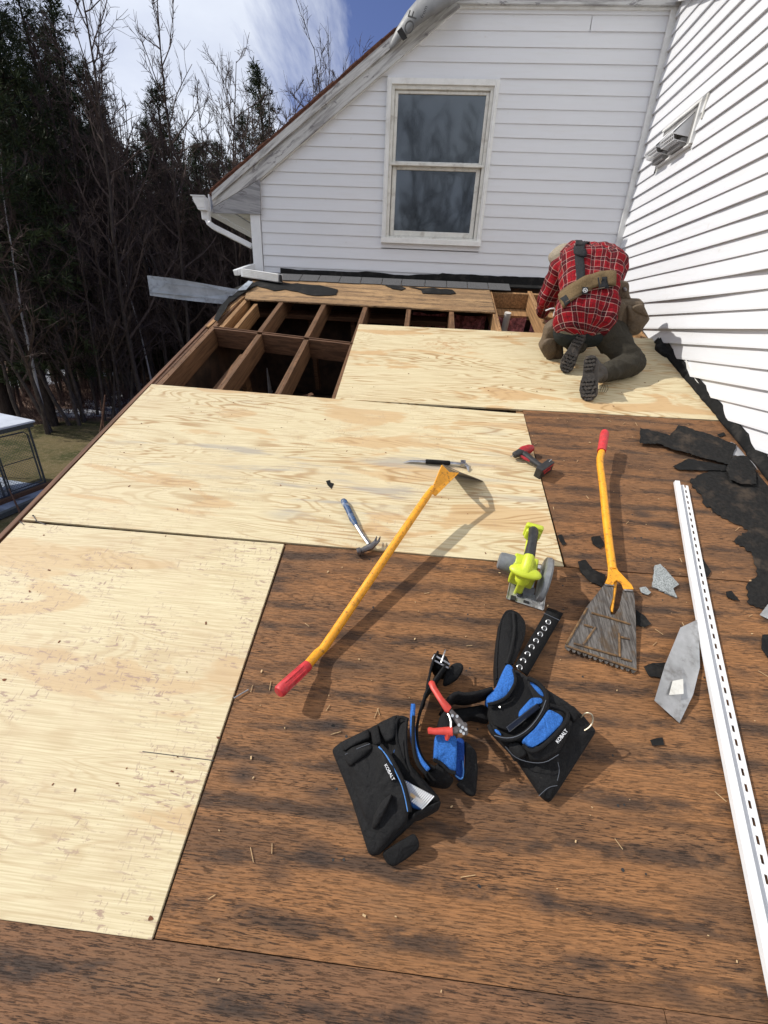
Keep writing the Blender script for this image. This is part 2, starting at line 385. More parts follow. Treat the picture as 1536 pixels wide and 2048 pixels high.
deck = thing('roof_deck', 'half stripped roof with brown old sheathing and open rafters between the white walls', 'roof', (0, 0, 0))
for k, u in enumerate([.022, .445, .845, 1.228, 1.63, 2.02, 2.415, 2.82, 3.22, 3.61]):
    mb = MB(); hw = .0205
    if k == 7:
        # exposed rafter with notched top
        mb.box((u - hw, -2.6, -.155), (u + hw, 3.50, -.014))
    elif k == 1: mb.box((u - hw, -2.6, -.155), (u + hw, 2.15, -.014)); mb.box((u - hw - .012, 2.19, -.15), (u + hw - .012, 3.55, -.012))
    elif k == 2: mb.box((u - hw, -2.6, -.155), (u + hw, 2.10, -.014)); mb.box((u - hw - .008, 2.14, -.15), (u + hw - .008, 3.55, -.012))
    else: mb.box((u - hw, -2.6, -.155), (u + hw, 3.55, -.014))
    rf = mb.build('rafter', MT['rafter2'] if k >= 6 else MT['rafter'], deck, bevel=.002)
    # nail holes and a few nails left along the top
    nb = MB()
    for j in range(26):
        vv = 1.26 + j * .088 + rnd.uniform(-.02, .02); uu = u + rnd.uniform(-.012, .012)
        nb.tube([(uu, vv, -.0145), (uu + rnd.uniform(-.002, .002), vv, -.0118)], [.0042, .0042], 6)
    nb.build('nail_head', MT['rust'], rf, kind='stuff')
# slanting line of blocking
pa, pb = np.array([.045, 2.225, 0]), np.array([3.6, 1.735, 0])
cuts = [.045, .425, .825, 1.208, 1.61, 2.0]
for i in range(5):
    f = lambda u: pa + (pb - pa) * ((u - pa[0]) / (pb[0] - pa[0]))
    a, b = f(cuts[i] + .0415 * (i > 0)), f(cuts[i + 1])
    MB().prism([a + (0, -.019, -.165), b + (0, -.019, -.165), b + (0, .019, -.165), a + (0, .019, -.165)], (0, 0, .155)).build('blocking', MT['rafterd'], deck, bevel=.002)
MB().box((.0, 2.22, -.013), (.42, 2.235, -.004)).box((.42, 2.06, -.0135), (1.23, 2.068, -.0075)) if False else None
MB().bar((.03, 2.232, -.006), (1.24, 2.066, -.006), .010, .006).build('blocking_edge_strip', MT['rafterd'], deck)
# deeper boards seen through the hole
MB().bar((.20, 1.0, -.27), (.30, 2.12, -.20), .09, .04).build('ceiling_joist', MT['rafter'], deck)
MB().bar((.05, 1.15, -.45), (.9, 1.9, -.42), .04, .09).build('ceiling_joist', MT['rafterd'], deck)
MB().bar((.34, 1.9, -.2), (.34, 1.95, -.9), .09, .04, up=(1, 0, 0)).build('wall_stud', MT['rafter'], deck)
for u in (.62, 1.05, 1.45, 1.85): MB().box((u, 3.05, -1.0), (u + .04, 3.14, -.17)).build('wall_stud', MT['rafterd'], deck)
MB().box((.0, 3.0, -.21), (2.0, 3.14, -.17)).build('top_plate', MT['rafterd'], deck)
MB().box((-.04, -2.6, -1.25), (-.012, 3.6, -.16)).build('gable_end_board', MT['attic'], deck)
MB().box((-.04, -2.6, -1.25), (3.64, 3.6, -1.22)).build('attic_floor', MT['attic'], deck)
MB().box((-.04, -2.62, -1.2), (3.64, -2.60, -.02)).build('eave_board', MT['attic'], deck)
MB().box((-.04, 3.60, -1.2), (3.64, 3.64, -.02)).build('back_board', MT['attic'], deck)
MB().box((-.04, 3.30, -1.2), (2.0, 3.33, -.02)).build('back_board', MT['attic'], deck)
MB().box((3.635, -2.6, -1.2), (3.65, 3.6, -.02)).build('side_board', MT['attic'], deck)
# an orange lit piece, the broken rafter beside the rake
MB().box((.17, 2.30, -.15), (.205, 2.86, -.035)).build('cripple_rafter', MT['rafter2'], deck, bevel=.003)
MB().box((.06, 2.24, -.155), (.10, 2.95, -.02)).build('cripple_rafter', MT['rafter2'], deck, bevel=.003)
# header and insulated wall by the right wall
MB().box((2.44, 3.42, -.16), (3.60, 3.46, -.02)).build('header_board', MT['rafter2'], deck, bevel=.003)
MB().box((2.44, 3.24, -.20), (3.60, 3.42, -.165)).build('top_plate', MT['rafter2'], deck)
for (a, b) in ((1.66, 2.0), (2.05, 2.395), (2.44, 2.795), (2.85, 3.20), (3.25, 3.59)):
    rows = []
    for i in range(22):
        row = []
        for j in range(10):
            u = a + (b - a) * j / 9; h = -.17 - .75 * i / 21
            row.append((u, 3.235 - .05 * math.sin(math.pi * j / 9) - .03 * mnoise.noise(Vector((u * 14, h * 14, 1))), h))
        rows.append(row)
    MB().grid(rows).build('insulation_batt', MT['pink'], deck, smooth=True)
MB().tube([(2.58, 3.13, -.10), (2.575, 3.13, -.9)], .032, 14).tube([(2.577, 3.13, -.42), (2.577, 3.13, -.47)], .040, 14).build('vent_pipe', MT['pipe'], deck, smooth=True)
MB().box((2.47, 3.1, -.8), (2.51, 3.2, -.17)).build('wall_stud', MT['rafter'], deck)

# old sheathing, sheet by sheet
def sheet(name, pts, mat, parent=None, th=.0125, top=0.0, **k):
    m = MB(); n = len(pts); pl = [(p[0], p[1], top) for p in pts]
    m.prism(pl, (0, 0, -th)); return m.build(name, mat, parent, bevel=.0004, **k)
def wob(a, b, n, amp, seed):
    r = random.Random(seed); out = []
    for i in range(n):
        t = i / n; out.append((a[0] + (b[0] - a[0]) * t + r.uniform(-amp, amp) * (0 < i), a[1] + (b[1] - a[1]) * t + r.uniform(-amp, amp) * (0 < i)))
    return out
E1, E2 = 1.2365, 2.447
sheet('sheathing_panel', [(E1, -1.218), (3.648, -1.218), (3.648, -.003), (E1, -.003)], MT['old1'], deck, top=-.003)
sheet('sheathing_panel', [(E2 + .002, .002), (3.648, .002), (3.648, 1.236), (E2 - .012, 1.236)], MT['old3'], deck, top=-.003)
sheet('sheathing_panel', [(-.03, -2.44), (2.405, -2.44), (2.405, -1.2192), (-.03, -1.2215)], MT['old4'], deck, top=-.0035)
sheet('sheathing_panel', [(2.407, -2.44), (3.648, -2.44), (3.648, -1.2190), (2.407, -1.2192)], MT['old4'], deck, top=-.0035)
sheet('sheathing_panel', [(-.03, -2.7), (3.648, -2.7), (3.648, -2.444), (-.03, -2.444)], MT['old4'], deck, top=-.003)
# honey coloured strip left under the wall
sp = wob((.085, 2.868), (2.41, 2.842), 26, .004, 3) + [(2.41, 2.842), (2.41, 3.56), (-.02, 3.56), (.0, 3.2)]
sheet('sheathing_strip', sp, MT['oldh'], deck, top=-.001)
# rake boards down the left side
MB().box((-.062, -2.6, -.19), (-.036, 2.86, -.014)).build('rake_board', MT['rake'], deck, bevel=.002)
MB().box((-.034, -2.6, -.16), (-.012, 2.22, -.022)).build('rake_board', MT['rafterd'], deck, bevel=.002)
MB().prism([(-.05, 2.24, -.03), (-.012, 2.24, -.03), (.055, 2.98, -.03), (.01, 2.98, -.03)], (0, 0, .02)).build('rake_board', MT['rafter2'], deck, bevel=.003)
MB().prism([(-.075, 2.30, -.04), (-.045, 2.26, -.04), (-.01, 2.62, -.04), (-.05, 2.60, -.04)], (0, 0, .018)).build('rake_board', MT['rafter2'], deck, bevel=.003)
# row of starter shingles at the foot of the wall
xs = [.0, .235, .47, .66, .88, 1.10, 1.32, 1.52, 1.76, 1.98, 2.19, 2.40, 2.62]
for i in range(len(xs) - 1):
    a, b = xs[i] + .003, xs[i + 1] - .003; y0 = 3.425 + rnd.uniform(-.006, .006)
    MB().prism([(a, y0, .003), (b, y0 + rnd.uniform(-.003, .003), .003), (b, 3.60, .010), (a, 3.60, .010)], (0, 0, .005)).build('shingle', MT['shingle'], deck, bevel=.001)
MB().box((.0, 3.55, -.01), (3.62, 3.66, .002)).build('felt_underlay', MT['black'], deck)

nh = MB(); r_ = random.Random(12)
for u in (1.63, 2.02, 2.415, 2.82, 3.22):
    v = -1.2
    while v < 1.2:
        v += r_.uniform(.10, .24)
        if (u < 2.45 and v > 0) or v > 1.2: continue
        for q in range(r_.choice((1, 1, 2))):
            uu, vv_ = u + r_.uniform(-.03, .03), v + r_.uniform(-.012, .012); rr = r_.uniform(.0028, .0048)
            nh.tube([(uu, vv_, -.0035), (uu, vv_, -.0022)], [rr, rr * .9], 7)
for k in range(22):
    uu, vv_ = r_.uniform(0, 3.5), r_.uniform(-1.9, -1.25); nh.tube([(uu, vv_, -.004), (uu, vv_, -.0028)], [.004, .0035], 7)
nh.build('nail_hole', MT['coverblk'], deck, kind='stuff')
spn = MB()
for k in range(420):
    uu, vv_ = r_.uniform(1.26, 3.6), r_.uniform(-1.9, 1.2)
    if uu < 2.46 and vv_ > -.02: continue
    l = r_.uniform(.008, .035); a = r_.normalvariate(0, .12); hh = r_.uniform(.0008, .003)
    spn.prism([(uu, vv_, -.0029), (uu + l * math.cos(a), vv_ + l * math.sin(a), -.0029 + hh), (uu + l * math.cos(a), vv_ + l * math.sin(a) + .0012, -.0029 + hh), (uu, vv_ + .0022, -.0029)], (0, 0, .0006))
spn.build('lifted_fibre', MT['rafter'], deck, kind='stuff')
# ------------------------------------------------------------ new plywood sheets
def nsheet(pts, mat, label, grp='new plywood sheets laid on the roof'):
    o = (pts[0][0], pts[0][1], 0)
    m = MB(); m.prism([(p[0], p[1], .0015) for p in pts], (0, 0, -.0125), 0)
    ob = m.build('plywood_sheet', mat, None, origin=o, bevel=.0012)
    ob.location = W(*o); ob.rotation_euler = (AL, 0, 0); ob['label'] = label; ob['category'] = 'plywood'; ob['group'] = grp
    ob['_o'] = list(o); return ob
c1 = [P(-130, 1827), P(303, 1880), P(568, 1088.5), P(43, 1043.5)]
c1[0] = (0.004, -1.224, 0); c1[3] = (.0, -.0045, 0)
ps1 = nsheet(c1, MT['ply1'], 'pale new plywood sheet at lower left with boot smudges and a square free corner')
c2 = [P(45, 1039.5), P(1127.5, 1133), P(1047, 828), P(303.5, 768.5)]
ps2 = nsheet(c2, MT['ply2'], 'middle new plywood sheet with wavy grain, under the hammer and the pry bar')
c3 = [P(670.5, 798.5), P(1444, 841), (3.645, 2.44, 0), P(718, 648.5)]
ps3 = nsheet(c3, MT['ply3'], 'upper new plywood sheet that the man in plaid kneels on')
# saw cut line across the lower sheet
MB().bar(P(285, 1503, .0018), P(427, 1521, .0018), .0022, .0008).build('saw_kerf', MT['coverblk'], ps1)
for (x, y) in ((88, 1070), (235, 1567), (437, 1475), (300, 1837), (8, 1360)):
    a = P(x, y, .0018); r = rnd.uniform(.004, .007)
    MB().prism([(a[0] + r * rnd.uniform(.6, 1.6) * math.cos(q * .9), a[1] + r * .8 * rnd.uniform(.4, 1.2) * math.sin(q * .9), a[2]) for q in range(7)], (0, 0, .001)).build('knot', MT['rust'], ps1)

# ================================================================ GABLE WALL (faces the camera)
YW = 3.40
gw = thing('gable_wall', 'white vinyl sided gable end wall facing the camera with one window', 'wall', (1.8, YW, 1.4), deck=False)
MB().add([(.0, YW + .045, 1.30), (3.66, YW + .045, 1.30), (3.66, YW + .045, 3.6), (1.95, YW + .045, 3.6), (.0, YW + .045, 2.30)] +
         [(.0, YW + .10, 1.30), (3.66, YW + .10, 1.30), (3.66, YW + .10, 3.6), (1.95, YW + .10, 3.6), (.0, YW + .10, 2.30)],
         [(0, 1, 2, 3, 4), (9, 8, 7, 6, 5), (0, 5, 6, 1), (1, 6, 7, 2), (2, 7, 8, 3), (3, 8, 9, 4), (4, 9, 5, 0)]).build('wall_backing', MT['trim'], gw)
WX0, WX1, WZ0, WZ1 = 1.283, 2.282, 1.668, 2.922
def board(x0a, x0b, x1, z0, z1, top, p=.010):
    """clapboard from x0 (a at its foot, b at its head) to x1"""
    y = YW; n = max(2, int((x1 - x0a) / .45)); m = MB(); rows = []
    for prof in ((0, 0, 0), (p, 0, 0), (p * .98, .010, .1), (.002, 1, 1)):
        row = []
        for i in range(n + 1):
            t = i / n; xs_ = (x0a + (x0b - x0a) * prof[2]); x = xs_ + (x1 - xs_) * t
            j = .0013 * mnoise.noise(Vector((x * 2.2, z0 * 7, 3)))
            zz = z0 + (z1 - z0) * prof[1] if prof[1] in (0, 1) else z0 + prof[1]
            row.append((x, y + .008 - prof[0] - (j if prof[0] else 0), zz + j * 1.0))
        rows.append(row)
    m.grid(rows); return m.build('siding_board', MT['siding'], gw, smooth=False)
def xl(z):  # left end of the boards
    return .035 if z < 2.13 else .035 + (z - 2.13) * (1.86 - .035) / (3.385 - 2.13)
for k in range(-1, 20):
    z0 = 1.4185 + .1016 * k; z1 = z0 + .1016
    if z0 > 3.38: break
    z1 = min(z1, 3.40)
    if k < 0: board(.03, .03, 3.60, z0 + .03, z1, z1, .006); continue
    if z1 > WZ0 and z0 < WZ1 - .02:
        board(xl(z0), xl(z1), WX0 + .006, z0, z1, z1)
        zz1 = z1
        board(WX1 - .006, WX1 - .006, 3.60, z0, z1, z1)
    elif k in (17,): board(xl(z0), xl(z1), 3.60, z0, z1, z1)
    elif k == 18:
        board(xl(z0), xl(z1), 2.98, z0, z1, z1); board(2.984, 2.984, 3.60, z0, z1, z1, .014)
    else: board(xl(z0), xl(z1), 3.60, z0, z1, z1, .012 + .001 * (k % 2))
# pieces of board directly above and below the window
MB().box((WX0, YW - .008, 1.63), (WX1, YW + .01, WZ0)).build('utility_trim', MT['siding'], gw)
MB().box((WX0, YW - .006, WZ1), (WX1, YW + .01, 2.945)).build('utility_trim', MT['siding'], gw)
# trim along the rake, the top and the left
MB().bar((.02, YW - .012, 2.142), (1.868, YW - .012, 3.392), .030, .022, up=(0, 1, 0)).build('rake_trim', MT['trim'], gw)
MB().box((1.865, YW - .022, 3.372), (3.60, YW + .005, 3.405)).build('top_trim', MT['trim'], gw)
MB().box((.012, YW - .020, 1.88), (.038, YW + .005, 2.145)).build('end_channel', MT['trim'], gw)
MB().box((-.070, YW - .022, 1.33), (.030, YW + .012, 1.873)).build('corner_board', MT['alum'], gw, bevel=.002)
MB().box((-.001, YW + .012, 1.0), (.03, YW + 4.0, 1.873)).build('side_face', MT['siding'], gw)
MB().box((3.597, YW - .026, 1.30), (3.6405, YW + .005, 3.42)).build('corner_post', MT['trim'], gw, bevel=.002)
MB().box((3.6405, YW - .026, 1.30), (3.655, YW - .012, 3.46)).build('corner_post', MT['trim'], gw, bevel=.002)

# ---- window
win = MB()
y0, y1 = YW - .034, YW + .01
cw = .042
win.box((WX0, y0, WZ0 + .045), (WX0 + cw, y1, WZ1)).box((WX1 - cw, y0, WZ0 + .045), (WX1, y1, WZ1)).box((WX0 + cw, y0, WZ1 - cw), (WX1 - cw, y1, WZ1))
win.box((WX0 - .002, y0 - .014, WZ0), (WX1 + .002, y1, WZ0 + .045))
win.box((WX0 + .012, y0 - .004, WZ0 + .05), (WX0 + .028, y0, WZ1 - .012)).box((WX1 - .028, y0 - .004, WZ0 + .05), (WX1 - .012, y0, WZ1 - .012))
window = win.build('window', MT['trim'], gw, bevel=.003)
fr = MB(); a0, a1, b0, b1 = WX0 + cw, WX1 - cw, WZ0 + .045, WZ1 - cw
fr.box((a0, YW - .018, b0), (a0 + .030, YW + .03, b1)).box((a1 - .030, YW - .018, b0), (a1, YW + .03, b1)).box((a0 + .03, YW - .018, b1 - .028), (a1 - .03, YW + .03, b1)).box((a0 + .03, YW - .014, b0), (a1 - .03, YW + .03, b0 + .022))
fr.build('frame', MT['trim_aged'], window, bevel=.003)
def sash(x0, x1, z0, z1, y, wv, wt, wb, nm='sash'):
    s_ = MB()
    s_.box((x0, y, z0), (x0 + wv, y + .022, z1)).box((x1 - wv, y, z0), (x1, y + .022, z1)).box((x0 + wv, y, z1 - wt), (x1 - wv, y + .022, z1)).box((x0 + wv, y, z0), (x1 - wv, y + .022, z0 + wb))
    s_.build(nm, MT['trim_aged'], window, bevel=.004)
t = NT('window_glass_dark')
wv_ = t.noise((2.5, 2.5, 2.5), 2, .5)
t.bump(wv_, .03, .02)
MT['glass'] = t.out((.024, .030, .036), .05, 0, 1.0); t.b.inputs['IOR'].default_value = 1.6; t.b.inputs['Specular Tint'].default_value = (.85, .93, 1.0, 1)
sash(a0 + .031, a1 - .031, 2.312, b1 - .030, YW + .000, .030, .022, .030)
sash(a0 + .036, a1 - .036, b0 + .026, 2.310, YW + .012, .040, .030, .048)
MB().box((a0 + .058, YW + .012, 2.34), (a1 - .058, YW + .016, b1 - .05)).build('pane', MT['glass'], window)
MB().box((a0 + .072, YW + .024, b0 + .07), (a1 - .072, YW + .028, 2.284)).build('pane', MT['glass'], window)
MB().box((a0 + .01, YW - .028, 2.302), (a1 - .012, YW - .001, 2.322)).build('meeting_rail', MT['trim_aged'], window, bevel=.003)

# ---- rake, soffit and roof of the gable
YR = 3.352
def yq(x, y, Y=YR): return onY(x, y, Y)
rk = [yq(425, 387), yq(770, 92), yq(885, -14)]
lo = [yq(921, 12), yq(519, 358), yq(425, 414)]
MB().prism(rk + lo, (0, .022, 0)).build('rake_board', MT['peel'], gw, bevel=.002)
# raised shadow board along its upper half
up0 = [yq(425, 386), yq(885, -15)]; lw0 = [yq(897, 2), yq(425, 402)]
MB().prism([(q[0], q[1] - .002, q[2]) for q in up0 + lw0], (0, -.016, 0)).build('rake_moulding', MT['peel'], gw, bevel=.002)
MB().prism([yq(425, 415, YR + .004), yq(519, 359, YR + .004), yq(521, 428, YR + .004), yq(425, 426, YR + .004)], (0, .02, 0)).build('return_board', MT['graywood'], gw)
MB().box((1.84, YR, 3.385), (3.655, YR + .022, 3.75)).build('frieze_board', MT['peelh'], gw)
for x in (2.15, 2.62, 3.05): MB().box((x, YR - .006, 3.42), (x + .33, YR, 3.75)).build('loose_paint_strip', MT['graywood'], gw)
MB().box((1.84, YR + .022, 3.392), (3.64, YW - .004, 3.402)).build('soffit', MT['trim'], gw)
q0, q1 = yq(519, 358), yq(921, 12)
MB().prism([(q0[0], YR + .022, q0[2] + .006), (q1[0], YR + .022, q1[2] + .006), (q1[0], YW, q1[2] + .006), (q0[0], YW, q0[2] + .006)], (0, 0, .012)).build('rake_soffit', MT['trim'], gw)
# roof slab rising to the right
e0, e1 = rk[0], rk[2]
dx, dz = e1[0] - e0[0], e1[2] - e0[2]; L = math.hypot(dx, dz); ux, uz = dx / L, dz / L
s0 = (e0[0] - ux * .03, YR - .012, e0[2] - uz * .03); s1 = (e0[0] + ux * (L + .1), YR - .012, e0[2] + uz * (L + .1))
MB().prism([s0, s1, (s1[0], 8.0, s1[2]), (s0[0], 8.0, s0[2])], (-uz * .02, 0, ux * .02)).build('roof_sheathing', MT['brownedge'], gw)
m = MB()
r_ = random.Random(5); t_ = 0
while t_ < L - .28:
    ln = r_.uniform(.05, .16); o_ = r_.uniform(.006, .016)
    a = (e0[0] + ux * t_ - uz * .02, YR - .016 - r_.uniform(0, .008), e0[2] + uz * t_ + ux * .02)
    b = (a[0] + ux * ln, a[1], a[2] + uz * ln)
    m.prism([a, b, (b[0], 4.2, b[2]), (a[0], 4.2, a[2])], (-uz * o_, 0, ux * o_)); t_ += ln * .92
m.build('shingle_layer', MT['brownedge'], gw, kind='stuff')
MB().box((1.8, 3.3, 3.72), (5.6, 8.0, 3.80)).build('upper_roof', MT['shingle'], gw)
# eave along the far side: soffit boards and fascia
MB().box((-.47, YR + .03, 1.885), (-.27, 8, 1.90)).build('eave_soffit', MT['alum'], gw)
MB().box((-.24, YR + .03, 1.885), (-.0, 8, 1.90)).build('eave_soffit', MT['trim_aged'], gw)
MB().box((-.27, YR + .03, 1.90), (-.24, 8, 1.91)).build('soffit_vent', MT['coverblk'], gw)
MB().box((-.485, YR + .01, 1.875), (-.47, 8, 2.02)).build('fascia', MT['alum'], gw)

gut = thing('rain_gutter', 'white metal gutter with an open looking end cap at the left eave', 'gutter', (-.55, 3.3, 1.9), deck=False)
prof = [(-.61, 1.985), (-.485, 1.985), (-.485, 1.872), (-.565, 1.872), (-.580, 1.905), (-.600, 1.935), (-.61, 1.965)]
gm = MB(); yy = (3.285, 8.0); n = len(prof)
gm.add([(x, yy[0], z) for x, z in prof] + [(x, yy[1], z) for x, z in prof], [(i, i + 1, n + i + 1, n + i) for i in range(1, n - 1)] + [(n - 1, 0, n, 2 * n - 1)])
gm.build('trough', MT['alum'], gut)
MB().prism([(x, 3.280, z) for x, z in prof], (0, .006, 0)).build('end_cap', MT['alum'], gut, bevel=.002)
MB().prism([(x * .82 - .098, 3.276, 1.93 + (z - 1.93) * .68) for x, z in prof], (0, .004, 0)).build('end_cap_panel', MT['trim'], gut, bevel=.002)
MB().box((-.625, 3.272, 1.984), (-.48, 3.30, 1.992)).build('rim', MT['alum'], gut)

dsp = thing('downspout', 'white rectangular downspout running from the gutter to an elbow on the roof', 'downspout', (-.1, 3.45, 1.4), deck=False)
def rect_tube(pts, wv, hv, nm, par=dsp, mat=None, grooves=0):
    m = MB(); m.tube(pts, 1.0, 4, up=(0, 0, 1))
    # scale the 4 gon into a rectangle
    out = []; 
    for i in range(len(pts)):
        c = np.array(pts[i], float)
        d = np.array(pts[min(i + 1, len(pts) - 1)], float) - np.array(pts[max(i - 1, 0)], float); d /= np.linalg.norm(d)
        up = np.array([0, 0, 1.0]) if abs(d[2]) < .9 else np.array([0, 1.0, 0]); x = np.cross(d, up); x /= np.linalg.norm(x); z = np.cross(x, d)
        for sx, sz in ((1, 1), (-1, 1), (-1, -1), (1, -1)): out.append(tuple(c + x * sx * wv / 2 + z * sz * hv / 2))
    m.v = out
    return m.build(nm, mat or MT['alum'], par, bevel=.006)
rect_tube([(-.525, 3.36, 1.875), (-.525, 3.36, 1.80)], .075, .06, 'outlet')
rect_tube([(-.52, 3.36, 1.83), (-.50, 3.36, 1.775), (-.45, 3.365, 1.74)], .07, .05, 'upper_elbow')
rect_tube([(-.46, 3.365, 1.745), (-.10, 3.455, 1.60)], .07, .05, 'offset_pipe')
rect_tube([(-.036, 3.46, 1.62), (-.036, 3.46, 1.42)], .06, .06, 'vertical_pipe')
A = [(-.04, 3.44, 1.425), (-.10, 3.38, 1.40), (-.20, 3.20, 1.325)]
rect_tube(A, .07, .055, 'lower_elbow')
a_ = np.array(W(*P(487, 546, .045))); b_ = np.array(W(*P(561, 557, .05)))
rect_tube([tuple(a_), tuple(b_)], .085, .076, 'shoe')
for k in (-.027, -.013, .001, .015, .029):
    d = (b_ - a_); nrm = np.array([0, -1, 0.0])
    MB().bar(tuple(a_ + np.array([.01, -.046, k])), tuple(b_ + np.array([-.01, -.046, k])), .004, .006).build('groove_rib', MT['trim_aged'], dsp)
MB().obox(tuple(b_ + np.array([.006, 0, 0])), (.003, .0, 0), (0, .036, 0), (0, 0, .031)).build('shoe_mouth', MT['coverblk'], dsp)

# ================================================================ SIDE WALL (sunlit, on the right)
XW = 3.66
sw = thing('side_wall', 'long sunlit white clapboard wall rising along the right edge of the roof', 'wall', (XW, 0, 0), deck=False)
MB().box((XW - .001, -4.2, -3.5), (XW + .12, YW + .6, 6.0)).build('wall_backing', MT['trim'], sw)
def sboard(z0, y0_, y1_, p0, warp=None, zt=.1016):
    n = max(4, int((y1_ - y0_) / .12)); rows = [[], [], [], []]
    for i in range(n + 1):
        y = y0_ + (y1_ - y0_) * i / n; p = p0 + .0022 * mnoise.noise(Vector((y * 1.3, z0 * 9, 8)))
        dz = .0022 * mnoise.noise(Vector((y * .9, z0 * 5, 2)))
        if warp: k = warp(y); p += k; dz -= k * .10
        rows[0].append((XW, y, z0 + dz)); rows[1].append((XW - p, y, z0 + dz)); rows[2].append((XW - p * .97, y, z0 + dz + .012)); rows[3].append((XW - .0025, y, z0 + zt))
    MB().grid(rows).build('siding_board', MT['siding'], sw)
bump_ = lambda c, s, a: (lambda y: a * math.exp(-((y - c) / s) ** 2))
for j in range(-32, 17):
    z0 = 1.9975 + .1016 * j - .0016 * (j < -4) * 0
    ymax = min(YW - .012, (z0 + .1016) / math.tan(AL) + .06)
    ymin = -4.0
    if ymax < ymin + .3: continue
    wf = None
    if j == -7: wf = bump_(1.05, .35, .020)
    if j == -8: wf = bump_(1.95, .45, .016)
    if j == -10: wf = bump_(1.35, .95, .020)
    if j == -4: wf = bump_(1.4, .3, .008)
    p = .0155 + (.0045 if j % 2 else 0)
    # the vent interrupts four courses
    if 1.9975 + .1016 * j + .1016 > 2.26 and z0 < 2.47:
        sboard(z0, 3.035, ymax, p); sboard(z0, ymin, 2.50, p, wf)
    else:
        br = {-3: 1.9, 4: 2.0, 7: 1.3, -12: 1.1}.get(j)
        if br: sboard(z0, ymin, br, p + .003, wf); sboard(z0, br - .02, ymax, p, wf)
        else: sboard(z0, ymin, ymax, p, wf)
# sloping trim of the upper roof along this wall
zt = lambda y, o=0: 3.470 + .440 * (y - 3.5) + o
MB().prism([(XW - .05, -4, zt(-4)), (XW - .05, 3.6, zt(3.6)), (XW - .05, 3.6, zt(3.6, .16)), (XW - .05, -4, zt(-4, .16))], (.05, 0, 0)).build('rake_trim', MT['trim'], sw)
MB().prism([(XW - .065, -4, zt(-4, .045)), (XW - .065, 3.6, zt(3.6, .045)), (XW - .065, 3.6, zt(3.6, .16)), (XW - .065, -4, zt(-4, .16))], (.0149, 0, 0)).build('rake_trim', MT['trim'], sw)

vent = thing('exhaust_vent', 'pair of white hooded vents in a square frame on the sunlit wall', 'wall vent', (XW, 2.75, 2.3), deck=False)
MB().box((3.643, 2.505, 2.245), (3.658, 3.03, 2.48)).build('backing_plate', MT['ventgrey'], vent)
f_ = MB(); f_.box((3.628, 2.500, 2.474), (3.659, 3.035, 2.492)).box((3.628, 2.500, 2.236), (3.659, 2.524, 2.474)).box((3.628, 2.52, 2.228), (3.659, 3.0, 2.240))
f_.build('frame', MT['trim'], vent, bevel=.002)
MB().box((3.640, 2.455, 2.36), (3.652, 2.472, 2.50)).build('bent_tab', MT['trim_aged'], vent)
for (ya, yb) in ((2.585, 2.775), (2.835, 3.015)):
    pr_ = [(3.642, 2.442), (3.530, 2.335), (3.522, 2.318), (3.530, 2.312), (3.642, 2.300)]
    hd = MB(); th = .004
    hd.add([(3.642, ya, 2.442), (3.525, ya, 2.328), (3.525, yb, 2.328), (3.642, yb, 2.442), (3.642, ya, 2.436), (3.529, ya, 2.320), (3.529, yb, 2.320), (3.642, yb, 2.436)],
           [(0, 1, 2, 3), (7, 6, 5, 4), (0, 4, 5, 1), (3, 2, 6, 7), (1, 5, 6, 2)])
    for yy_ in (ya, yb): hd.prism([(3.642, yy_, 2.442), (3.525, yy_, 2.328), (3.525, yy_, 2.318), (3.642, yy_, 2.300)], (0, .004 if yy_ == ya else -.004, 0))
    hood = hd.build('hood', MT['alum'], vent)
    g_ = MB()
    for i in range(9):
        y = ya + .006 + (yb - ya - .012) * i / 8
        g_.bar((3.528, y, 2.320), (3.545, y, 2.285), .005, .004).bar((3.545, y, 2.285), (3.640, y, 2.268), .005, .004)
    for x, z in ((3.537, 2.303), (3.548, 2.284), (3.58, 2.279), (3.61, 2.274)): g_.bar((x, ya, z), (x, yb, z), .006, .004)
    g_.build('louver_grille', MT['alum'], hood, kind='stuff')
    MB().box((3.600, ya + .01, 2.245), (3.643, yb - .01, 2.298)).build('duct_collar', MT['ventgrey'], vent)

# ================================================================ FLASHINGS, FELT
# black folded felt along the right wall
fl = MB(); r_ = random.Random(9); rows = [[], [], [], [], []]
for i in range(170):
    v = -2.5 + i * (4.86) / 169
    n1 = mnoise.noise(Vector((v * 7, 1, 1))); n2 = mnoise.noise(Vector((v * 22, 4, 2)))
    wd = .018 + .007 * n1 + .005 * n2 + (.010 if v < .9 else 0); hh = .066 + .010 * n1 + .008 * n2
    rows[0].append((3.646 - wd, v, .003 + .006 * abs(n2))); rows[1].append((3.646 - wd * .8, v, .016 + .008 * n2)); rows[2].append((3.645 - .012 - .004 * n1, v, .020 + .01 * abs(n1)))
    rows[3].append((3.646 - .004 * abs(n2), v, .045 + .01 * n1)); rows[4].append((3.652, v, hh))
fl.grid(rows); ob = single('felt_flashing', fl, MT['black'], 'ragged black felt folded up along the foot of the sunlit wall', 'roofing felt', (3.64, 0, 0), smooth=True)
md = ob.modifiers.new('t', 'SOLIDIFY'); md.thickness = .002
fe = single('flashing_end', MB().pillow([P(1310, 694, .02), P(1316, 678, .05), P(1326, 672, .06), P(1338, 690, .04), P(1348, 712, .03), P(1330, 710, .02)], .010, nz=.01, foot=.02),
            MT['black'], 'crumpled upper end of the black felt beside the kneeling man', 'roofing felt', P(1330, 695, 0), smooth=True)
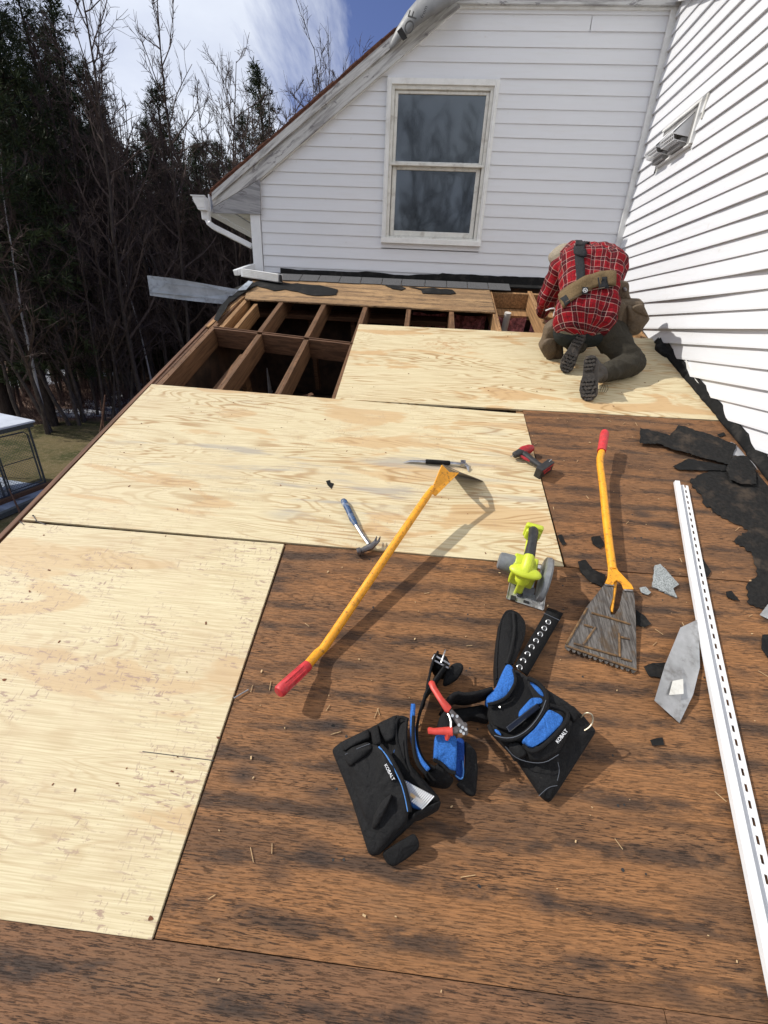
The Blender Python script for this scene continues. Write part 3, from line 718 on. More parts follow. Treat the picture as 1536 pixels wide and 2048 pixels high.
# torn white siding edge curls
for (pts) in ([(1372, 716), (1384, 740), (1390, 757), (1376, 742)], [(1388, 752), (1402, 770), (1400, 776), (1390, 764)], [(1408, 792), (1424, 812), (1448, 836), (1430, 822)], [(1470, 860), (1490, 880), (1508, 895), (1486, 884)]):
    q = [onX(x, y, 3.652) for x, y in pts]
    single('siding_scrap', MB().prism(q, (-.006, 0, 0)), MT['trim'], 'torn white siding edge over black felt, ' + {1372: 'nearest the kneeling man', 1388: 'second from the kneeling man', 1408: 'above the upper sheet corner', 1470: 'nearest the right frame edge'}[pts[0][0]], 'siding scrap', q[0], deck=False, group='torn siding edge strips')
# black gap under the gable siding
m = MB(); rows = [[], []]
for i in range(90):
    x = .22 + i * (3.38) / 89; n1 = mnoise.noise(Vector((x * 3, 0, 3))); n2 = mnoise.noise(Vector((x * 11, 0, 3)))
    rows[0].append((x, YW - .03, 1.325)); rows[1].append((x, YW - .022 - .01 * n1, 1.400 + (.022 * n1 + .006 * n2) + (.022 if x > 1.9 else 0)))
m.grid(rows); bf = single('wall_base_felt', m, MT['black'], 'strip of torn black felt hanging below the gable siding', 'roofing felt', (2, YW, 1.36), deck=False)
bf.modifiers.new('t', 'SOLIDIFY').thickness = .002
REMN = [([(497, 566), (520, 562), (572, 566), (640, 571), (676, 580), (672, 590), (640, 592), (612, 589), (596, 584), (570, 579), (548, 582), (520, 574)], 'large dark felt patch on the honey coloured strip below the downspout shoe'),
        ([(770, 571), (800, 572), (812, 577), (803, 581), (785, 578)], 'tiny dark felt patch on the honey coloured strip below the window'),
        ([(818, 575), (840, 577), (868, 576), (905, 580), (912, 587), (900, 589), (866, 588), (845, 587), (842, 580)], 'long thin dark felt patch on the honey strip right of the window'),
        ([(428, 640), (440, 615), (455, 598), (470, 577), (498, 566), (520, 568), (500, 580), (478, 592), (458, 608), (446, 628), (436, 644)], 'crumpled dark felt over the left corner of the roof')]
q = [onY(294, 551, 2.50), onY(340, 556, 2.52), onY(400, 566, 2.6), onY(476, 579, 2.72), onY(466, 588, 2.70), onY(444, 608, 2.66), onY(400, 604, 2.60), onY(350, 598, 2.54), onY(300, 591, 2.50)]
mf = MB().prism(q, (0.01, .004, 0))
a, b = onY(302, 584, 2.49), onY(450, 599, 2.64); mf.bar(a, b, .012, .006); a, b = onY(330, 566, 2.505), onY(470, 583, 2.69); mf.bar(a, b, .004, .003)
single('metal_flashing', mf, MT['galvblue'], 'long bent strip of galvanised flashing sticking out past the left edge of the roof', 'flashing', (-.3, 2.6, 1.2), deck=False, bevel=.001)
q = [P(473, 582, .02), P(497, 562, .05), P(506, 564, .05), P(492, 580, .02)]
single('flashing_scrap', MB().prism(q, (0, 0, .003)), MT['galvblue'], 'small pale metal strip under the downspout elbow', 'flashing', q[0])
# curled roofing underlayment on the upper roof
rows = []
spine = [(757, 97, .004), (775, 80, .035), (795, 62, .07), (820, 40, .10), (845, 22, .12), (880, 2, .14), (920, -18, .15)]
for x, y, r in spine:
    c = np.array(onY(x + 10, y + 16, 3.36)); row = []
    for k in range(13):
        t = math.pi * (k / 12) * 1.15 - .35
        row.append(tuple(c + np.array([-math.sin(t) * r * .75 + .0, -math.cos(t) * r, math.sin(t) * r * .95])))
    rows.append(row)
ul = single('underlayment_curl', MB().grid(rows), MT['cover'], 'curled grey roofing underlayment with black print lifting off the upper roof', 'roofing underlayment', onY(840, 40, 3.36), deck=False, smooth=True)
ul.modifiers.new('t', 'SOLIDIFY').thickness = .003
def text(body, size, mat, parent, loc, xdir, ydir, name='lettering', ext=.0006):
    cu = bpy.data.curves.new('txt', 'FONT'); cu.body = body; cu.size = size; cu.extrude = ext; cu.align_x = 'CENTER'; cu.align_y = 'CENTER'
    tmp = bpy.data.objects.new('txt', cu); COL.objects.link(tmp)
    bpy.context.view_layer.update()
    me = bpy.data.meshes.new_from_object(tmp.evaluated_get(bpy.context.evaluated_depsgraph_get())); bpy.data.objects.remove(tmp)
    me.name = name; me.materials.clear(); me.materials.append(mat)
    x = Vector(xdir).normalized(); z = x.cross(Vector(ydir)).normalized(); y = z.cross(x)
    o = Vector(parent.get('_o')) if parent.get('_o') is not None else Vector((0, 0, 0))
    M = Matrix((x, y, z)).transposed().to_4x4(); M.translation = Vector(loc) - o
    me.transform(M); ob = bpy.data.objects.new(name, me); COL.objects.link(ob); ob.parent = parent; return ob
# letters and the dark band on the underlayment
tp = onY(822, 46, 3.20)
text('OF', .115, MT['coverblk'], ul, tp, (.35, 0, 1), (-1, .25, .35))
text('from', .040, MT['coverblk'], ul, onY(848, 24, 3.19), (.45, 0, 1), (-1, .25, .4))
bb = [onY(797, 60, 3.235), onY(801, 60, 3.232), onY(806, 82, 3.24), onY(800, 84, 3.24)]
MB().prism([onY(794, 63, 3.245), onY(803, 54, 3.235), onY(815, 76, 3.25), onY(806, 82, 3.255)], (0, -.002, 0)).build('print_band', MT['coverblk'], ul)

# ================================================================ TOOLS
def PP(l): return [P(*q) for q in l]
# --- long handled scraper 1, blade standing on its edge
o = P(680, 1262, 0)
s1 = thing('shingle_scraper', 'yellow handled shingle scraper lying across new and old sheathing, blade on edge', 'roofing shovel', o, group='shingle scrapers')
pth = PP([(612, 1334, .05), (622, 1322, .038), (634, 1308, .028), (646, 1298, .024)])
_e = P(866, 975, .165); _s = pth[-1]
pth = pth + [tuple(_s[q] + (_e[q] - _s[q]) * f for q in range(3)) for f in (.3, .6, .93, 1.0)]
MB().tube(pth, [.0165] * 7 + [.012], 14).build('shaft', MT['orange'], s1, smooth=True)
g = PP([(557, 1385, .085), (560, 1382, .083), (585, 1358, .066), (612, 1334, .05), (616, 1330, .047)])
gr = MB().tube(g, [.017, .0215, .0205, .0195, .018], 14).build('grip', MT['redgrip'], s1, smooth=True)
rb = MB()
a, b = np.array(g[1]), np.array(g[3])
for k in range(8):
    an = 2 * math.pi * k / 8; d = (b - a) / np.linalg.norm(b - a); x = np.cross(d, (0, 0, 1.0)); x /= np.linalg.norm(x); y = np.cross(d, x)
    off = .0195 * (math.cos(an) * x + math.sin(an) * y); rb.tube([a + off + d * .02, b + off * .95 - d * .015], .0028, 5)
rb.build('grip_rib', MT['redgrip'], gr, smooth=True, kind='stuff')
A = np.array(P(966, 963, .002)); Bq = np.array(P(905, 950, .004)); S1_ = np.array(P(884, 929, .215)); S2_ = np.array(P(919, 945, .172))
N1 = np.array(P(861, 985, .160)); N2 = np.array(P(872, 992, .150))
pn = np.cross(S1_ - N1, S2_ - N1); pn /= np.linalg.norm(pn)
MB().prism([N1, N2, S2_, (S1_ + S2_) / 2 + (N1 - S1_) * .12, S1_], pn * .007).build('socket', MT['orange'], s1, bevel=.002)
# blade plate with a D shaped opening: frame of four strips
bn = np.cross(A - S2_, S1_ - S2_); bn /= np.linalg.norm(bn)
def bl(s, t):  # s along edge (0 at S1/B .. 1 at S2/A), t from socket to cutting edge
    wd = lambda a, b: a + (b - a) * s
    top = S1_ + (S2_ - S1_) * s; bot = Bq + (A - Bq) * s
    top = top; return top + (bot - top) * t
blade = MB()
outer = [bl(0, 0), bl(1, 0), bl(1.15, .45), bl(1, 1), bl(0, 1), bl(-.15, .45)]
inner = [bl(.32, .14), bl(.68, .14), bl(.80, .32), bl(.66, .42), bl(.34, .42), bl(.20, .32)]
n = 6
vs = outer + inner; vs2 = [v + bn * .003 for v in vs]
fs = []
for i in range(n):
    j = (i + 1) % n
    fs += [(i, j, n + j, n + i), (2 * n + i, 3 * n + i, 3 * n + j, 2 * n + j), (i, 2 * n + i, 2 * n + j, j), (n + i, n + j, 3 * n + j, 3 * n + i)]
blade.add(vs + vs2, fs)
for k in range(12):
    s = (k + .5) / 12; c = bl(s, 1.0); blade.prism([bl(s - .035, .99), bl(s + .035, .99), bl(s, 1.045)], bn * .003)
blade.build('blade', MT['darksteel'], s1)

# --- long handled scraper 2, lying flat with a serrated blade
o = P(1215, 1040, 0)
s2 = thing('shingle_scraper', 'yellow handled scraper lying on old sheathing with its toothed blade flat towards the camera', 'roofing shovel', o, group='shingle scrapers')
pth = PP([(1204, 900, .098), (1200, 916, .092), (1200, 930, .085), (1206, 975, .07), (1212, 1035, .06), (1219, 1095, .052), (1225, 1140, .046)])
MB().tube(pth, [.0165] * 7, 14).build('shaft', MT['orange'], s2, smooth=True)
g = PP([(1209, 864, .104), (1209, 868, .104), (1206, 886, .101), (1203, 903, .098)])
MB().tube(g, [.018, .0225, .022, .021], 14).build('grip', MT['redgrip'], s2, smooth=True)
c8 = lambda x, y, h: P(960 + x / 4.267, 1030 + y / 4.267, h)
sock = [c8(1092, 430, .05), c8(1142, 400, .055), c8(1175, 480, .05), c8(1290, 600, .042), c8(1308, 640, .04), c8(1222, 640, .038), c8(1205, 590, .042), c8(1165, 562, .045), c8(1140, 580, .044), c8(1132, 606, .04), c8(1062, 590, .042), c8(1085, 540, .046)]
MB().prism(sock, (0, 0, .006)).build('socket', MT['orange'], s2, bevel=.002)
MB().tube([c8(1150, 540, .030), c8(1120, 830, .020)], [.011, .006], 10).build('under_brace', MT['orange'], s2, smooth=True)
L_ = [c8(1062, 590, .040), c8(1132, 606, .038)]; R_ = [c8(1222, 640, .036), c8(1306, 640, .038)]
def hb(y): return .040 - .034 * min(1, max(0, (y - 600) / 700))
cc = lambda x, y: c8(x, y, hb(y))
pl_ = [cc(1062, 590), cc(1138, 606), cc(1134, 700), cc(1108, 790), cc(1118, 850), cc(1150, 850), cc(1188, 790), cc(1205, 720), cc(1222, 640), cc(1306, 640), cc(1318, 700), cc(1330, 900), cc(1337, 1330)]
nt = 13
for k in range(nt):
    t = (k + .15) / nt; x = 1325 + (728 - 1325) * t; y = 1338 + (1130 - 1338) * t
    pl_.append(cc(x - 8, y + 16)); pl_.append(cc(x - 20, y + 10)); pl_.append(cc(x - 30, y - 20)) if k < nt - 1 else None
pl_ += [cc(724, 1125), cc(735, 1090), cc(905, 790)]
t = NT('scraped_blade_steel'); f1 = t.noise((150, 14, 20), 5, .7, .3); f2 = t.noise((18, 12, 10), 5, .65)
cb = t.mix(t.ss(f1, .32, .68), (.055, .046, .040), (.20, .185, .17)); cb = t.mix(t.ss(f2, .52, .68, 0, .75), cb, (.105, .065, .032)); cb = t.mix(t.ss(f1, .66, .76, 0, .8), cb, (.42, .41, .40))
t.bump(f1, .5, .001); MT['bladeworn'] = t.out(cb, t.ss(f1, .3, .7, .65, .42), .35, .4)
bmesh_plate = MB().prism(pl_, (0, 0, -.004))
bp = bmesh_plate.build('blade', MT['bladeworn'], s2)
rb = MB()
for seg in ([(952, 838), (1120, 885), (1278, 935)], [(888, 940), (960, 962)], [(985, 960), (880, 1110)], [(800, 1098), (980, 1150), (1170, 1205)], [(1185, 1010), (1192, 1215)], [(1200, 1045), (1272, 1060)], [(1200, 1225), (1290, 1250)],
            [(912, 800), (735, 1105)], [(735, 1120), (1330, 1325)]):
    rb.tube([tuple(np.array(cc(*q)) + (0, 0, .002)) for q in seg], .0042, 6)
rb.build('stamped_rib', MT['rustrib'], bp, smooth=True)
for k, (x, y) in enumerate(((1100, 596), (1262, 642))):
    MB().bar(np.array(cc(x - 38, y)) + (0, 0, .004), np.array(cc(x + 38, y + 6)) + (0, 0, .004), .010, .003).build('weld', MT['steel'], bp)

# --- flat bar / demolition hammer above the blade
o = P(870, 926, 0)
ph = thing('shingle_hammer', 'slim steel bar with a chisel tip, black grip and clawed head on the middle sheet', 'pry bar', o)
pts = PP([(806, 925, .006), (822, 922, .012), (850, 923, .016), (905, 926, .017), (925, 928, .018)])
MB().tube(pts, [.001, .009, .009, .009, .009], 10, flat=.55).build('shank', MT['steel'], ph, smooth=True)
MB().tube(PP([(851, 923, .016), (853, 923, .016), (898, 926, .017), (900, 926, .017)]), [.010, .0125, .0125, .010], 10).build('grip', MT['black'], ph, smooth=True)
hd = MB(); a = P(926, 927, .018)
hd.obox(a, (.013, 0, 0), (0, .016, 0), (0, 0, .012)).tube([P(930, 929, .018), P(936, 934, .015), P(937, 943, .006)], [.012, .010, .003], 8, flat=.7)
hd.build('claw_head', MT['steel'], ph, bevel=.002)

# --- claw hammer
o = P(715, 1055, 0)
hm = thing('claw_hammer', 'steel claw hammer with a worn blue grip at the edge of the middle sheet', 'hammer', o)
MB().tube(PP([(686, 1000, .016), (688, 1003, .017), (697, 1020, .018), (706, 1040, .019), (712, 1050, .019)]), [.012, .0165, .0145, .0155, .011], 12, flat=.8).build('grip', plain('worn_blue_grip', (.035, .075, .16), .5, var=.5, sc=70, dirt=(.42, .42, .42), dsc=28, damt=.8), hm, smooth=True)
MB().tube(PP([(710, 1046, .019), (725, 1070, .020), (738, 1088, .024)]), [.010, .0085, .0095], 10, flat=.7).build('shank', MT['steel'], hm, smooth=True)
hd = MB()
hd.tube(PP([(714, 1104, .018), (722, 1102, .020)]), [.0175, .0175], 14).tube(PP([(722, 1102, .020), (731, 1098, .022)]), [.012, .013], 12)
hd.tube(PP([(728, 1099, .022), (742, 1093, .026), (751, 1086, .032)]), [.014, .0155, .012], 10, flat=.8)
for s in (-1, 1):
    hd.tube([tuple(np.array(P(749, 1087, .030)) + (s * .005, 0, 0)), tuple(np.array(P(754, 1082, .034)) + (s * .007, 0, 0)), tuple(np.array(P(757, 1073, .028)) + (s * .008, .0, 0))], [.009, .0065, .002], 7, flat=.7)
hd.build('claw_head', MT['darksteel'], hm, smooth=True)

# --- cordless impact driver
o = P(1065, 925, 0)
dr = thing('impact_driver', 'red and black cordless impact driver lying half on the middle sheet', 'drill', o)
MT['toolred'] = plain('tool_red_plastic', (.34, .014, .022), .4, var=.12, sc=30, dirt=(.10, .03, .03), damt=.4)
MT['toolblack'] = plain('tool_black_plastic', (.020, .020, .021), .5, var=.3, sc=50, dirt=(.07, .06, .055), damt=.5)
MB().tube(PP([(1021, 913, .028), (1028, 911, .030)]), [.0025, .0025], 8).build('bit', MT['steel'], dr, smooth=True)
MB().tube(PP([(1027, 911, .031), (1029, 910, .031), (1036, 907, .033), (1043, 904, .034)]), [.008, .018, .020, .024], 14).build('nose', MT['toolblack'], dr, smooth=True)
MB().tube(PP([(1040, 905, .034), (1046, 902, .035), (1058, 898, .035), (1064, 896, .034)]), [.022, .027, .026, .018], 14).build('motor_housing', MT['toolred'], dr, smooth=True)
MB().tube(PP([(1045, 905, .035), (1054, 912, .032), (1064, 920, .030), (1078, 930, .028), (1088, 936, .026)]), [.020, .019, .018, .017, .020], 12, flat=.85).build('handle', MT['toolblack'], dr, smooth=True)
MB().tube(PP([(1041, 911, .030), (1050, 917, .028), (1060, 922, .028)]), [.006, .009, .006], 8).build('trigger', MT['toolred'], dr, smooth=True)
bc = np.array(P(1088, 938, .030)); ax = np.array(P(1104, 926, .03)) - np.array(P(1070, 950, .03)); ax = ax / np.linalg.norm(ax)
ay = np.cross((0, 0, 1), ax)
MB().obox(bc, ax * .056, ay * .020, np.array((0, 0, .032))).build('battery', MT['toolblack'], dr, bevel=.006)
MB().obox(bc - ay * .001 + np.array((0, 0, .020)), ax * .048, ay * .0208, np.array((0, 0, .006))).build('battery_band', MT['toolred'], dr, bevel=.003)
MB().obox(bc - ay * .020, ax * .030, ay * .002, np.array((0, 0, .007))).build('battery_band', MT['toolred'], dr, bevel=.001)
MB().tube([tuple(bc + ax * .03 + (0, 0, .032)), tuple(bc + ax * .045 + (0, 0, .040)), tuple(bc + ax * .058 + (0, 0, .025))], .0022, 6).build('belt_hook', MT['steel'], dr, smooth=True)

# --- circular saw standing on its shoe
so = (2.262, -.115, 0)
cs = thing('circular_saw', 'lime green circular saw standing on its silver shoe without a battery', 'circular saw', so)
MT['lime'] = plain('lime_plastic', (.52, .60, .035), .42, var=.07, sc=20, bump=.08, dirt=(.30, .34, .06), damt=.4)
MT['sawgrey'] = plain('saw_grey_plastic', (.15, .16, .17), .45, var=.2, sc=30, bump=.1, dirt=(.25, .24, .22), damt=.4)
MT['shoe'] = plain('worn_saw_shoe', (.60, .60, .59), .35, metal=.7, var=.12, sc=14, dirt=(.06, .055, .05), dsc=26, damt=.9)
_ca, _sa = math.cos(math.radians(-16)), math.sin(math.radians(-16))
def lb(u, v, h): return (so[0] + u * _ca - v * _sa, so[1] + u * _sa + v * _ca, h)
def _lbox(m, a, b):
    c = lb((a[0] + b[0]) / 2, (a[1] + b[1]) / 2, (a[2] + b[2]) / 2); hx, hy, hz = abs(b[0] - a[0]) / 2, abs(b[1] - a[1]) / 2, abs(b[2] - a[2]) / 2
    return m.obox(c, (hx * _ca, hx * _sa, 0), (-hy * _sa, hy * _ca, 0), (0, 0, hz))
MB.lbox = _lbox
sh_ = MB(); sh_.lbox((-.064, -.095, .001), (.030, .125, .0035)).lbox((.048, -.095, .001), (.078, .125, .0035)).lbox((.030, -.095, .001), (.048, -.035, .0035)).lbox((.030, .105, .001), (.048, .125, .0035))
sh_.lbox((.076, -.095, .003), (.079, .125, .010)).lbox((-.066, -.095, .003), (-.063, .125, .008))
shoe = sh_.build('shoe', MT['shoe'], cs, bevel=.001)
MB().lbox((-.050, -.096, .003), (-.030, -.075, .010)).lbox((.0, -.088, .003), (.022, -.078, .008)).tube([lb(-.02, -.06, .003), lb(-.02, -.06, .016)], .012, 10).build('depth_clamp', MT['toolblack'], shoe, bevel=.001)
MB().prism([lb(-.035, -.06, .005), lb(-.02, -.045, .035), lb(.03, -.04, .045), lb(.035, -.04, .012), lb(.0, -.07, .005)], (0, .006, 0)).build('tilt_bracket', MT['sawgrey'], shoe, bevel=.001)
# upper guard, disc seen edge on
gd = MB(); cx = .050
ring = []
for k in range(33):
    an = math.radians(-20 + 220 * k / 32); ring.append((math.cos(an), math.sin(an)))
rows = []
for prof in ((-.014, .0), (-.015, .078), (-.010, .088), (.006, .091), (.013, .086), (.015, .076), (.014, 0)):
    rows.append([lb(cx + prof[0], -.005 + c * prof[1], .075 + s * prof[1]) for c, s in ring])
gd.grid(rows); gd.build('upper_guard', MT['sawgrey'], cs, smooth=True)
MB().tube([lb(cx - .011, -.005, .07), lb(cx + .011, -.005, .07)], .070, 30).build('lower_guard', MT['galv'], cs, smooth=True)
MB().tube([lb(cx + .0115, -.005, .065), lb(cx + .013, -.005, .065)], .083, 40).build('saw_blade', MT['steel'], cs)
MB().bar(lb(.074, .05, .0), lb(.074, .05, .10), .002, .002).bar(lb(.071, -.02, .055), lb(.071, .11, .055), .004, .02).build('depth_rule', MT['steel'], cs)
# motor on the left
_lb0 = lb
def lb(u, v, h): return _lb0(u - .030, v, h)
MB().tube([lb(-.105, .015, .085), lb(-.100, .015, .085), lb(-.085, .015, .085), lb(-.040, .015, .085)], [.024, .034, .037, .038], 22).build('motor', MT['sawgrey'], cs, smooth=True)
MB().tube([lb(-.045, .015, .085), lb(.028, .015, .085)], [.040, .046], 18).lbox((-.048, -.050, .045), (.044, .052, .120)).lbox((-.012, -.062, .0), (.018, -.045, .075)).build('gear_case', MT['lime'], cs, bevel=.006)
# handle: from the battery mount forward and down to the front knob
MB().tube([lb(-.004, .170, .150), lb(-.004, .130, .178), lb(-.003, .060, .186), lb(-.003, .000, .176)], [.020, .019, .018, .021], 12, flat=.95).build('rubber_grip', MT['toolblack'], cs, smooth=True)
MB().tube([lb(-.003, .022, .178), lb(-.003, .0, .176), lb(-.003, -.035, .165), lb(-.003, -.060, .150), lb(-.003, -.062, .105)], [.0185, .020, .022, .024, .028], 14).build('handle', MT['lime'], cs, smooth=True)
kn = MB(); rows = []
for i in range(11):
    t = -1 + 2 * i / 10; r = math.sqrt(max(0, 1 - t * t)); rows.append([lb(-.003 + .060 * r * math.cos(a), -.058 + .030 * r * math.sin(a) , .150 + .018 * t) for a in [2 * math.pi * k / 20 for k in range(20)]])
kn.grid(rows, close=True); kn.build('front_knob', MT['lime'], cs, smooth=True)
MB().tube([lb(-.030, -.030, .105), lb(-.004, .06, .11), lb(-.004, .145, .105), lb(-.004, .175, .125)], [.014, .012, .013, .018], 10).build('lower_handle', MT['lime'], cs, smooth=True)
bmnt = MB().lbox((-.036, .160, .105), (.034, .186, .175)).lbox((-.030, .14, .112), (.028, .162, .165)); bmnt.build('battery_mount', MT['lime'], cs, bevel=.008)
lb = _lb0
MB().tube([lb(.034, .02, .08), lb(.040, .02, .08)], .012, 12).build('lock_button', MT['galv'], cs)

# ================================================================ SIDING CHANNEL, METAL SHEETS, SCRAPS
jo = P(1400, 1300, 0)
jc = thing('j_channel', 'long white slotted siding channel lying up the right side of the old sheathing', 'siding trim', jo)
ja, jb = np.array(P(1358, 968, .012)), np.array(P(1600, 2180, .012)); d = (jb - ja) / np.linalg.norm(jb - ja); sx = np.cross(d, (0, 0, 1.0)); L = np.linalg.norm(jb - ja)
if sx[0] < 0: sx = -sx
def jp(t, x, h): 
    bow = .012 * math.sin(math.pi * t / L)
    return ja + d * t + sx * (x - .0 - bow) + np.array([0, 0, h])
def jstrip(x0, h0, x1, h1, t0=0, t1=None, n=24):
    t1 = L if t1 is None else t1
    return [[jp(t0 + (t1 - t0) * i / n, x, h) for i in range(n + 1)] for x, h in ((x0, h0), (x1, h1))]
m = MB(); m.grid(jstrip(-.026, .0, -.026, .016)).grid(jstrip(-.026, .016, -.006, .020)).grid(jstrip(-.006, .020, -.004, .006)).grid(jstrip(-.004, .006, .008, -.004))
fc = m.build('channel_face', MT['alum'], jc); fc.modifiers.new('t', 'SOLIDIFY').thickness = .0012
m = MB(); t_ = .02
m.grid(jstrip(.008, -.004, .023, .001)).grid(jstrip(.030, .001, .042, .001))
while t_ < L - .05:
    m.add([jp(t_, .023, .001), jp(t_, .030, .001), jp(t_ + .022, .030, .001), jp(t_ + .022, .023, .001)], [(0, 1, 2, 3)]); t_ += .042
m.build('nailing_flange', MT['alum'], jc)
q = PP([(1361, 1255, .030), (1397, 1238, .020), (1400, 1334, .010), (1386, 1390, .022), (1359, 1446, .004), (1309, 1401, .040), (1330, 1330, .034)])
ms = MB(); c_ = np.mean([np.array(a) for a in q], axis=0) + (0, 0, .006)
ms.add(q + [c_], [(i, (i + 1) % 7, 7) for i in range(7)])
ob = single('metal_sheet', ms, MT['galv'], 'bent grey sheet of flashing metal leaning on the white channel', 'flashing', q[2]); ob.modifiers.new('t', 'SOLIDIFY').thickness = .0012
MB().prism([tuple(np.array(P(x, y, .036))) for x, y in ((1345, 1362), (1366, 1358), (1367, 1388), (1338, 1390))], (0, 0, .0008)).build('painted_glint', MT['trim_aged'], ob)  # bright reflection on the metal, painted as a flat pale patch
q = PP([(1519, 1230, .004), (1536, 1208, .012), (1560, 1200, .012), (1575, 1240, .01), (1540, 1240, .003)])
single('metal_scrap', MB().prism(q, (0, 0, .001)), MT['galv'], 'small triangular metal scrap at the right edge of the frame', 'flashing', q[0])

c6 = lambda x, y: (960 + x / 2.6667, 820 + y / 2.6667)
def rough(poly, seed, amp=4):
    r = random.Random(seed); out = []
    for i in range(len(poly)):
        a, b = poly[i], poly[(i + 1) % len(poly)]; L_ = math.hypot(b[0] - a[0], b[1] - a[1]); k = max(1, int(L_ / 11)); nx, ny = -(b[1] - a[1]) / max(L_, 1), (b[0] - a[0]) / max(L_, 1)
        for j in range(k):
            t = j / k; w_ = r.uniform(-amp, amp) if j else 0; out.append((a[0] + (b[0] - a[0]) * t + nx * w_, a[1] + (b[1] - a[1]) * t + ny * w_))
    return out
def scrap(name, poly, h0, mat, label, seed, amp=2.5, th=.0014, curl=.0, crop=c6, nz=.0015, cat='felt scrap', grp=None, umax=3.60):
    pts = [crop(*q) for q in rough(poly, seed, amp)] if crop else rough(poly, seed, amp)
    q = []
    for x, y in pts:
        p = P(x, y, h0); p = (min(p[0], umax), p[1], h0 + curl * .5 * (.5 + .5 * mnoise.noise(Vector((p[0] * 9, p[1] * 9, seed))))); q.append(p)
    # ngon with fan of inner ring for relief
    m = MB(); c = np.mean([np.array(a) for a in q], axis=0); n = len(q)
    bmm = bmesh.new(); vs = [bmm.verts.new(a) for a in q]; f = bmm.faces.new(vs); bmesh.ops.triangulate(bmm, faces=[f], quad_method='BEAUTY', ngon_method='EAR_CLIP')
    for _ in range(2):
        ed = [e for e in bmm.edges if e.calc_length() > .05 and not e.is_boundary]
        if ed: bmesh.ops.subdivide_edges(bmm, edges=ed, cuts=1); bmesh.ops.triangulate(bmm, faces=bmm.faces[:])
    bmm.verts.ensure_lookup_table()
    for v in bmm.verts:
        if not v.is_boundary: v.co.z += nz * (1 + mnoise.noise(Vector((v.co.x * 18, v.co.y * 18, seed))))
    bmm.verts.index_update()
    m.add([tuple(v.co) for v in bmm.verts], [tuple(v.index for v in f.verts) for f in bmm.faces]); bmm.free()
    ob = single(name, m, mat, label, cat, q[0], group=grp); s_ = ob.modifiers.new('t', 'SOLIDIFY'); s_.thickness = th; s_.offset = 1
    return ob
scrap('felt_scrap', [(1120, 372), (1180, 340), (1300, 300), (1536, 300), (1620, 330), (1800, 600), (1900, 1000), (1700, 1060), (1536, 1040), (1510, 1060), (1430, 1030), (1425, 930), (1480, 880), (1450, 760), (1345, 700), (1430, 640), (1340, 595), (1260, 552), (1185, 492), (1180, 450), (1130, 410)],
      .002, MT['feltdust'], 'large torn sheet of black felt spreading in from the right wall', 1, 7)
scrap('felt_scrap', [(850, 100), (1010, 140), (1055, 85), (1200, 130), (1365, 190), (1325, 300), (1230, 270), (1020, 215), (960, 190), (850, 182)], .010, MT['feltdust'], 'long black felt strip with a dusty right end near the upper sheet', 2, 3, curl=.03)
scrap('felt_scrap', [(1028, 302), (1112, 260), (1220, 280), (1325, 300), (1310, 325), (1180, 325), (1060, 320)], .005, MT['black'], 'narrow pointed piece of black felt below the long strip', 3, 2, curl=.01)
scrap('felt_scrap', [(1308, 320), (1350, 245), (1425, 250), (1472, 302), (1468, 402), (1400, 400), (1330, 380)], .012, MT['feltdust'], 'square crumpled piece of black felt against the right wall', 4, 3, curl=.025)
scrap('felt_scrap', [(1260, 165), (1370, 180), (1440, 250), (1350, 245), (1330, 280)], .006, MT['graywood'], 'greyish torn felt corner where the upper sheet meets the wall', 5, 3, curl=.01)
scrap('felt_scrap', [(1500, 260), (1536, 270), (1600, 300), (1600, 330), (1480, 300)], .012, MT['graywood'], 'pale torn felt edge at the right side of the frame', 25, 3, curl=.02)
for i, (poly, lab, mt) in enumerate((
    ([(520, 810), (560, 800), (600, 850), (670, 880), (650, 945), (590, 920), (535, 870)], 'black felt strip beside the neck of the toothed scraper', 'black'),
    ([(592, 680), (640, 672), (665, 720), (640, 740), (600, 715)], 'small black felt piece left of the toothed scraper shaft', 'black'),
    ([(410, 670), (435, 664), (460, 715), (440, 722)], 'tiny black felt strip beside the corner of the middle sheet', 'black'),
    ([(832, 1065), (880, 1100), (912, 1140), (880, 1160), (832, 1150)], 'rounded black felt piece just right of the toothed blade', 'black'),
    ([(1155, 800), (1190, 795), (1232, 862), (1212, 892), (1150, 860)], 'small black felt flake right of the white channel', 'black'),
    ([(1310, 970), (1340, 965), (1385, 1020), (1350, 1015), (1315, 1000)], 'slim black felt flake halfway between channel and frame edge', 'black'),
    ([(1505, 1200), (1560, 1190), (1600, 1260), (1560, 1330), (1530, 1320), (1500, 1270)], 'black felt piece at the right edge low in the frame', 'black'),
    ([(870, 1370), (920, 1350), (1000, 1350), (960, 1430), (900, 1420)], 'dusty black felt piece left of the bent metal sheet', 'feltdust'),
    ([(1265, 130), (1300, 120), (1310, 135), (1280, 145)], 'tiny dark flake near the corner of the upper sheet', 'black'))):
    scrap('felt_scrap', poly, .002, MT[mt], lab, 30 + i, 2, curl=.006)
scrap('felt_scrap', [(652, 962), (660, 960), (661, 965), (668, 967), (663, 978), (655, 970)], .003, MT['black'], 'little black felt scrap alone on the middle sheet', 50, .6, crop=None, curl=.004)
scrap('felt_scrap', [(1300, 1480), (1325, 1475), (1328, 1490), (1305, 1492)], .002, MT['black'], 'dark flake on old sheathing below the bent metal sheet', 51, 2, crop=None)
for i, (poly, lab) in enumerate(REMN): scrap('felt_remnant', poly, .003, MT['black'], lab, 70 + i, 1.2, crop=None, th=.003, curl=.012 if i == 3 else .002, umax=4)
